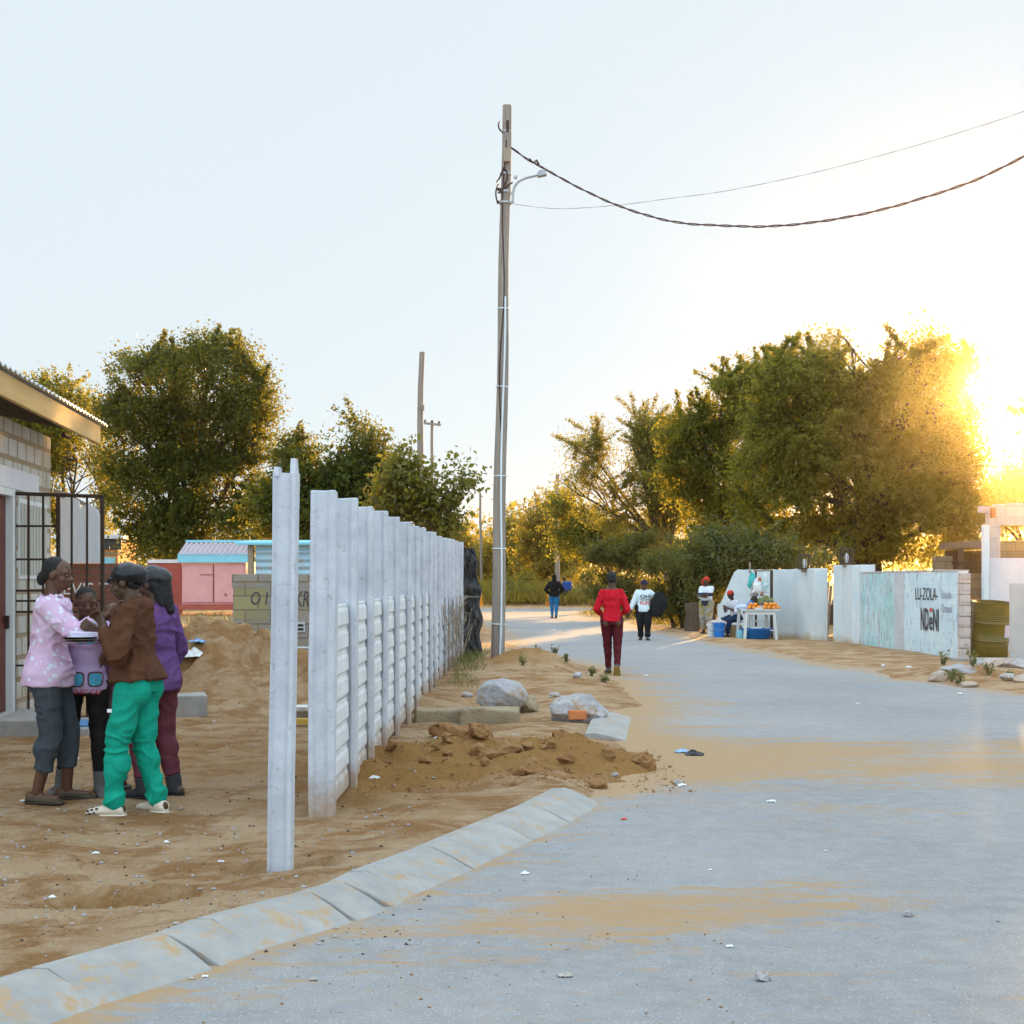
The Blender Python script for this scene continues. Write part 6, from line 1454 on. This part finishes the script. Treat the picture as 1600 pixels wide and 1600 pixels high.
def on_chest(info, garment, name, s, m, cx, z, w, h, fwd=1, bold=0.0):
    """lettering laid on the front of a garment (cx, z in metres from the person's axis / feet)"""
    me = text_mesh(s, 1.0, 0, .0, bold); bm = bmesh.new(); bm.from_mesh(me)
    bmesh.ops.triangulate(bm, faces=bm.faces); bmesh.ops.subdivide_edges(bm, edges=bm.edges, cuts=1); bm.to_mesh(me); bm.free()
    drape(me, info, garment, cx, z, w, h); me.materials.append(m); o = bpy.data.objects.new(name, me); COL.objects.link(o); o.parent = info['root']; return o
def drape(me, info, garment, cx, z, w, h):
    bvh = BVHTree.FromPolygons([v.co.copy() for v in garment.data.vertices], [tuple(p.vertices) for p in garment.data.polygons])
    co = np.array([v.co[:] for v in me.vertices]); mn, mx = co.min(0), co.max(0); f = info['D'](Vector((0, 1, 0))); r = -info['D'](Vector((1, 0, 0)))   # seen from the front, text runs to the person's left
    for v in me.vertices:
        a = (v.co.x - mn[0]) / max(mx[0] - mn[0], 1e-6) * w - w / 2 + cx; b = (v.co.y - mn[1]) / max(mx[1] - mn[1], 1e-6) * h + z
        q = r * a + Vector((0, 0, b)); hit = bvh.ray_cast(q + f * 1.0, -f); p = hit[0] if hit[0] else q + f * .12; v.co = p + f * .004

def heart_cloth():
    t = NT('pink_star_fleece'); v = t.co('Object'); vo = t.n.new('ShaderNodeTexVoronoi'); vo.inputs['Scale'].default_value = 19; t.link(v, vo.inputs['Vector'])
    c = t.mix(t.ramp(t.noise(v, 4, 5, .6), [(.35, 0.), (.65, 1.)]), (.62, .38, .54), (.70, .52, .68)); c = t.mix(t.ramp(vo.outputs['Distance'], [(.22, 1.), (.32, 0.)]), c, (.70, .72, .80))
    t.color(c); return t.set(.95, 0, .15, t.bump(t.noise(v, 180, 5, .7), .6, .006))
def stripes():
    t = NT('white_and_navy_stripes'); sp = t.n.new('ShaderNodeSeparateXYZ'); t.link(t.co('Object'), sp.inputs[0]); z = sp.outputs[2]
    a = t.ramp(t.math('MULTIPLY', z, .6), [(.0, (.03, .035, .06)), (.545, (.03, .035, .06)), (.56, (.68, .72, .74)), (.615, (.68, .72, .74)), (.625, (.03, .035, .06)), (.675, (.03, .035, .06)), (.685, (.68, .74, .78)), (.80, (.68, .74, .78))])
    t.color(a); return t.set(.9, 0, .15, t.bump(t.noise(t.co('Object'), 120, 4, .6), .3, .004))

NV = .0068
# 1 woman in the pink fleece, in profile facing right
p = on(77, 1262, 9.99); I1 = person('person in a pink star-dotted fleece jacket and dark grey trousers holding silver trays', p, -88, 1.66,
    dict(lean=2, wr=(.085, .265, .770), er=(.25, -.4, -1), wl=(-.10, .235, .675), el=(-.4, -.4, -1), fr=(.05, -.035, .045), fl=(-.06, .055, .045), hp=8, hy=-4, curl=55, toel=6, toer=-14),
    SKIN, dict(mat=heart_cloth(), hem=.475, loose=.019, sleeve=.80, flare=.032, collar=True, name='fleece_jacket', crease=.010), dict(mat=cloth('charcoal_jersey', (.045, .055, .065), (.065, .075, .085)), cuff=.62, loose=.012, cr=.040, crease=.008),
    dict(mat=cloth('dark_sandal', (.05, .04, .03), (.10, .08, .05)), h=.030), 'pulled', NV, .90)
# tray stack
tc = at(128, 1006, 9.72); ty = thing('tray_stack', 'stack of shiny silver trays held between the two women', 'tray stack', tc)
for k in range(3):
    c = tc + Vector((.012 * math.sin(k * 2.1), .01 * math.cos(k * 3), .017 * k)); MB().lathe(c, [(0, 0), (.10, 0), (.125, .012), (.155, .016), (.157, .019), (.124, .016), (.099, .004), (0, .004)], 40, cap=False).build('tray', pmat('silver_tray', (.70, .72, .74), (.78, .79, .80), 4, .18, .02, 30, metal=1.0) if k == 0 else bpy.data.materials['silver_tray'], ty, smooth=True)
c = tc + Vector((.04, -.02, .065)); o = MB().box(c, (.20, .16, .03), rz=.4).build('folded_cloth', cloth('lilac_napkin', (.55, .45, .66), (.70, .70, .78)), None, .008); rough_up(o, .012, 12, 2, 4); tag(o, 'lilac and white folded cloth lying on the silver trays', 'cloth')
# 2 child with sunglasses print
p = on(133, 1254, 10.25); I2 = person('child in a lilac shirt with a sunglasses print, black leggings and grey boots', p, 193, 1.46,
    dict(wr=(.155, .04, .49), er=(.3, -1, .1), wl=(-.10, .19, .665), el=(-.5, -.4, -.8), fl=(-.075, .04, .045), fr=(.115, -.10, .050), kr=(-.2, 1, 0), hp=12, hy=12, toer=-25, toel=18, curl=30),
    SKIN, dict(mat=cloth('lilac_jersey', (.48, .34, .55), (.56, .42, .62)), hem=.50, loose=.014, sleeve=.30, flare=.012, name='shirt'), dict(mat=cloth('black_leggings', (.010, .009, .009), (.020, .018, .017)), cuff=.9, loose=.004),
    dict(mat=cloth('grey_felt_boot', (.10, .10, .095), (.15, .145, .13)), h=.05, shaft=.36), 'crop', NV, 1.0)
def lens_poly(cx, cz, w, h):
    me = bpy.data.meshes.new('lens'); n = 24; vs = [(cx, cz, 0)]; 
    for k in range(n):
        a = 2 * math.pi * k / n; x = math.copysign(abs(math.cos(a)) ** .55, math.cos(a)) * w / 2; y = math.copysign(abs(math.sin(a)) ** .55, math.sin(a)) * h / 2; vs.append((cx + x * (1 + .12 * y / h), cz + y, 0))
    me.from_pydata(vs, [], [(0, 1 + k, 1 + (k + 1) % n) for k in range(n)]); return me
def print_shape(info, garment, name, me, m, cx, z, w, h, lift=0.0):
    drape(me, info, garment, cx, z, w, h); f = info['D'](Vector((0, 1, 0)))
    for v in me.vertices: v.co += f * lift
    me.materials.append(m); o = bpy.data.objects.new(name, me); COL.objects.link(o); o.parent = info['root']; return o
lensm = pmat('blue_lens_print', (.05, .30, .45), (.10, .42, .55), 3, .5, .05, 60)
for s in (-1, 1):
    cx = .012 + s * .062; print_shape(I2, I2['top'], 'print', lens_poly(0, 0, 1, 1), M['maroon_door'], cx, .772, .105, .105); print_shape(I2, I2['top'], 'print', lens_poly(0, 0, 1, 1), lensm, cx, .781, .084, .084, .004)
on_chest(I2, I2['top'], 'lettering', 'SEXY CAT' if False else 'UNIT CU', M['ink_red'], .01, .722, .20, .035, bold=.01)
# 3 child with a shaved head, mostly hidden
p = on(186, 1248, 10.55); person('child with a shaved head mostly hidden behind the person in green trousers', p, 125, 1.36, dict(hp=16, wr=(.10, .16, .62), wl=(-.10, .2, .62)), SKIN, dict(mat=cloth('plum_top', (.16, .06, .09), (.22, .09, .12)), sleeve=.9, name='shirt'), dict(mat=cloth('mauve_trousers', (.30, .18, .24), (.36, .23, .28)), cuff=.9), dict(mat=M['black']), 'none', .0085)
# 4 brown hoodie, green joggers
p = on(215, 1273, 9.56); I4 = person('person in a brown hooded top, bright green joggers and cream clogs', p, 78, 1.63,
    dict(lean=4, twist=10, wl=(-.085, .100, .745), el=(-.3, .45, -1), wr=(.06, .20, .72), er=(.5, -.2, -.9), fl=(-.055, .075, .045), fr=(.07, -.055, .045), hp=16, hy=6, toel=6, toer=-22, curl=60),
    SKIN2, dict(mat=cloth('brown_sweatshirt', (.075, .030, .016), (.105, .045, .022)), hem=.535, flare=.036, loose=.022, sleeve=.93, hood=True, name='hooded_top', crease=.014), dict(mat=cloth('green_jersey', (.006, .27, .18), (.010, .33, .225)), cuff=.93, loose=.013, waist=.575, cr=.034, crease=.012, name='joggers', band=True),
    dict(mat=cloth('cream_foam', (.62, .54, .42), (.70, .62, .50), bump=.05), h=.052), 'short', NV, .91, dict(kind='bonnet', mat=pmat('black_satin', (.007, .007, .008), (.014, .013, .014), 5, .28, .1, 30), name='bonnet'), eyes=True)
a = I4['leg'][-1]; W4 = I4['W']
f4 = I4['D'](a[3]); 
for k, (t_, hh) in enumerate(((.055, .030), (.075, .026), (.092, .021), (.066, .014), (.084, .010))):
    q = W4(a[2]) + f4 * t_ * 1.63 + I4['D'](Vector((-.031, 0, 0))) * 1.63 + Vector((0, 0, (-.043 + hh) * 1.63)); MB().ell(q, (.011, .011, .006)).build('vent_hole', M['black'], I4['root'])
q = W4(a[0].lerp(a[1], .42) + Vector((-.078, .03, 0))); MB().box(q, (.030, .008, .022)).build('logo_patch', M['litter'], I4['root'], .002)
# 5 purple gilet
p = on(245, 1257, 10.25); person('person in a purple padded jacket and maroon trousers with long black hair', p, 62, 1.60,
    dict(lean=0, wl=(-.07, .20, .70), el=(-.5, -.4, -1), wr=(.16, .10, .52), er=(.5, -.8, 0), fl=(-.05, .03, .045), fr=(.06, -.05, .045), hp=14, hy=10, curl=50), SKIN2,
    dict(mat=cloth('purple_quilt', (.10, .042, .15), (.17, .08, .22), 12, bump=.6, bs=60), hem=.47, loose=.018, sleeve=.94, collar=True, flare=.012, name='padded_jacket', crease=.014), dict(mat=cloth('maroon_jersey', (.11, .030, .040), (.15, .042, .055)), cuff=.80, loose=.014, cr=.036), dict(mat=cloth('dark_boot', (.03, .03, .032), (.05, .05, .05)), h=.045, shaft=.2), 'long', NV, .90, dict(kind='bonnet', mat=pmat('grey_black_satin', (.010, .010, .012), (.022, .022, .025), 5, .3, .1, 30), name='head_scarf'), eyes=False)
# 6 woman in red walking away
p = on(956, 1054, 23.9); p.z = 0.0; person('person in a red long-sleeved top and dark maroon trousers walking away', p, -2, 1.67,
    dict(lean=2, wl=(-.105, .135, .59), el=(-.45, -1, 0), wr=(.105, .135, .59), er=(.45, -1, 0), fl=(-.028, .10, .048), fr=(.045, -.15, .085), heelr=48, kr=(.1, 1, 0), toel=10, toer=-6, curl=50, hp=2), SKIN2,
    dict(mat=cloth('red_knit', (.46, .008, .020), (.56, .014, .03)), hem=.515, loose=.010, sleeve=.96, name='top', crease=.009, flare=.01), dict(mat=cloth('dark_maroon_jersey', (.075, .010, .014), (.10, .016, .02)), cuff=.93, loose=.006, cr=.030), dict(mat=M['black'], sole=pmat('gum_sole', (.30, .22, .05), (.36, .27, .08), 5, .7, .1, 60), h=.045, sock=cloth('grey_sock', (.10, .12, .13), (.14, .16, .17))), 'short', .009, .98)
# 7 woman in the white sweatshirt
p = on(1006, 999, 37.5); p.z = 0; I7 = person('person in a pale slogan sweatshirt and dark bucket hat carrying a black bag', p, 176, 1.52,
    dict(wr=(.225, .04, .505), er=(.6, -1, 0), wl=(-.185, .02, .56), el=(-1, -.6, 0), fl=(-.06, .06, .045), fr=(.05, -.06, .045), hp=-4), SKIN,
    dict(mat=cloth('pale_sweatshirt', (.60, .70, .74), (.68, .76, .78)), hem=.475, loose=.024, sleeve=.97, name='sweatshirt', flare=.01), dict(mat=cloth('black_cotton', (.012, .012, .013), (.024, .023, .024)), cuff=.84, loose=.022, cr=.040, band=True), dict(mat=M['black'], h=.045, sock=M['white_plastic']), 'short', .010, 1.16, dict(kind='bucket', mat=cloth('navy_cotton', (.02, .02, .05), (.035, .03, .08)), name='bucket_hat'))
on_chest(I7, I7['top'], 'lettering', 'OH', M['ink_dark'], .025, 1.065, .24, .095, bold=.03); on_chest(I7, I7['top'], 'lettering', 'WHAT', M['ink_dark'], .025, 1.005, .24, .040, bold=.02); on_chest(I7, I7['top'], 'lettering', 'FUN', M['ink_red'], .025, .895, .24, .095, bold=.03)
bc = at(1030.5, 944, 37.4); o = MB(); rings = []
for k in range(9):
    t_ = k / 8; s = math.sin(math.pi * (.12 + .76 * t_)) ** .7; rings.append((bc + Vector((-.05 + .03 * t_, 0, -.30 + .60 * t_)), Vector((.23 * s * (1.1 - .3 * t_), 0, 0)), Vector((0, .13 * s, 0))))
bag = o.loft(rings, 18).build('shoulder_bag', cloth('black_bag', (.012, .012, .013), (.025, .024, .024)), None, smooth=True); rough_up(bag, .03, 6, 3); tag(bag, 'bulky black bag carried under the arm of the sweatshirt wearer', 'bag')
# 8 man in black walking away
p = on(866, 965, 58.5); p.z = 0; person('person in a black hooded jacket and bright blue jeans walking away at the road bend', p, 2, 1.74, dict(wl=(-.12, .10, .56), el=(-1, -.6, 0), wr=(.12, .10, .56), er=(1, -.6, 0), fl=(-.04, .06, .045), fr=(.04, -.06, .05), heelr=15), SKIN2,
    dict(mat=cloth('black_hoodie', (.010, .010, .011), (.018, .018, .018)), hem=.50, loose=.026, sleeve=.97, hoodup=True, name='hooded_jacket'), dict(mat=cloth('blue_denim', (.02, .15, .34), (.03, .20, .42)), cuff=.95, loose=.008, cr=.032, name='jeans'), dict(mat=M['black']), 'none', .013, 1.1)
# 9 child with the backpack
p = on(882, 945, 80.5); p.z = .05; I9 = person('child in blue with a blue backpack standing beyond the man in black', p, 60, 1.62, dict(), SKIN2, dict(mat=cloth('blue_shirt', (.02, .07, .22), (.03, .10, .28)), loose=.02, name='shirt'), dict(mat=cloth('grey_shorts', (.06, .06, .06), (.1, .1, .1)), cuff=.2), dict(mat=M['black']), 'short', .016, 1.0)
q = I9['W']((0, -.13, .70)); o = MB().box(q, (.42, .34, .52), rz=R(60)).build('backpack', cloth('blue_backpack', (.01, .06, .24), (.02, .09, .32)), None, .10, 3, True); tag(o, 'bulging blue backpack on the child beyond the man in black', 'backpack')
# 10 woman with crossed arms
p = on(1104, 992, 40.7); I10 = person('person with a red headwrap, striped top and patterned trousers standing with crossed arms', p, 150, 1.56, dict(wl=(.055, .135, .665), el=(-1, .1, -.8), wr=(-.06, .150, .690), er=(1, .1, -.8), hy=-10, curl=40), SKIN2,
    dict(mat=stripes(), hem=.50, loose=.022, sleeve=.55, name='striped_top'), dict(mat=cloth('patterned_cotton', (.20, .18, .15), (.42, .40, .38), 7, (.30, .24, .04), lo=.52, hi=.56), cuff=.88, loose=.024, cr=.046), dict(mat=M['black']), 'short', .011, 1.08, dict(kind='wrap', mat=cloth('red_cotton', (.50, .035, .02), (.60, .06, .03)), name='headwrap'))
q = I10['HP'](.075, -.02, -.02); o = MB().ell(q, (.05, .04, .10)).build('wrap_tail', bpy.data.materials['red_cotton'], I10['root'], smooth=True)
# 11 seated vendor
p = Vector((xat(1150, 38.55), 38.55, SZ)); person('seated vendor in a pale floral shirt and red cap behind the white bucket', p, 120, 1.55, dict(pz=.335, lean=14, fl=(-.07, .24, .045), fr=(.07, .22, .045), kl=(-.2, 1, .6), kr=(.2, 1, .6), wl=(-.04, .20, .50), wr=(.05, .20, .50), el=(-.6, -.3, -.6), er=(.6, -.3, -.6), hp=22), SKIN2,
    dict(mat=cloth('floral_cotton', (.58, .58, .66), (.68, .68, .72), 8, (.24, .16, .34), lo=.58, hi=.62), hem=.49, loose=.016, sleeve=.6, name='shirt'), dict(mat=cloth('navy_denim', (.02, .035, .08), (.03, .05, .11)), cuff=.9, loose=.012), dict(mat=M['black']), 'short', .011, 1.06, dict(kind='cap', mat=bpy.data.materials['red_cotton'], name='cap'))

# ------------------------------------------------------------------ evening haze
hm = bpy.data.materials.new('evening_haze'); hm.use_nodes = True; hn, hl = hm.node_tree.nodes, hm.node_tree.links; hn.clear()
ho = hn.new('ShaderNodeOutputMaterial'); hv = hn.new('ShaderNodeVolumePrincipled'); hv.inputs['Color'].default_value = (1, .84, .60, 1); hv.inputs['Density'].default_value = .00025; hv.inputs['Anisotropy'].default_value = .945
hl.new(hv.outputs[0], ho.inputs['Volume'])
o = MB().box((0, 700, 5.5), (3600, 3200, 15)).build('haze', hm, None); tag(o, kind='stuff')
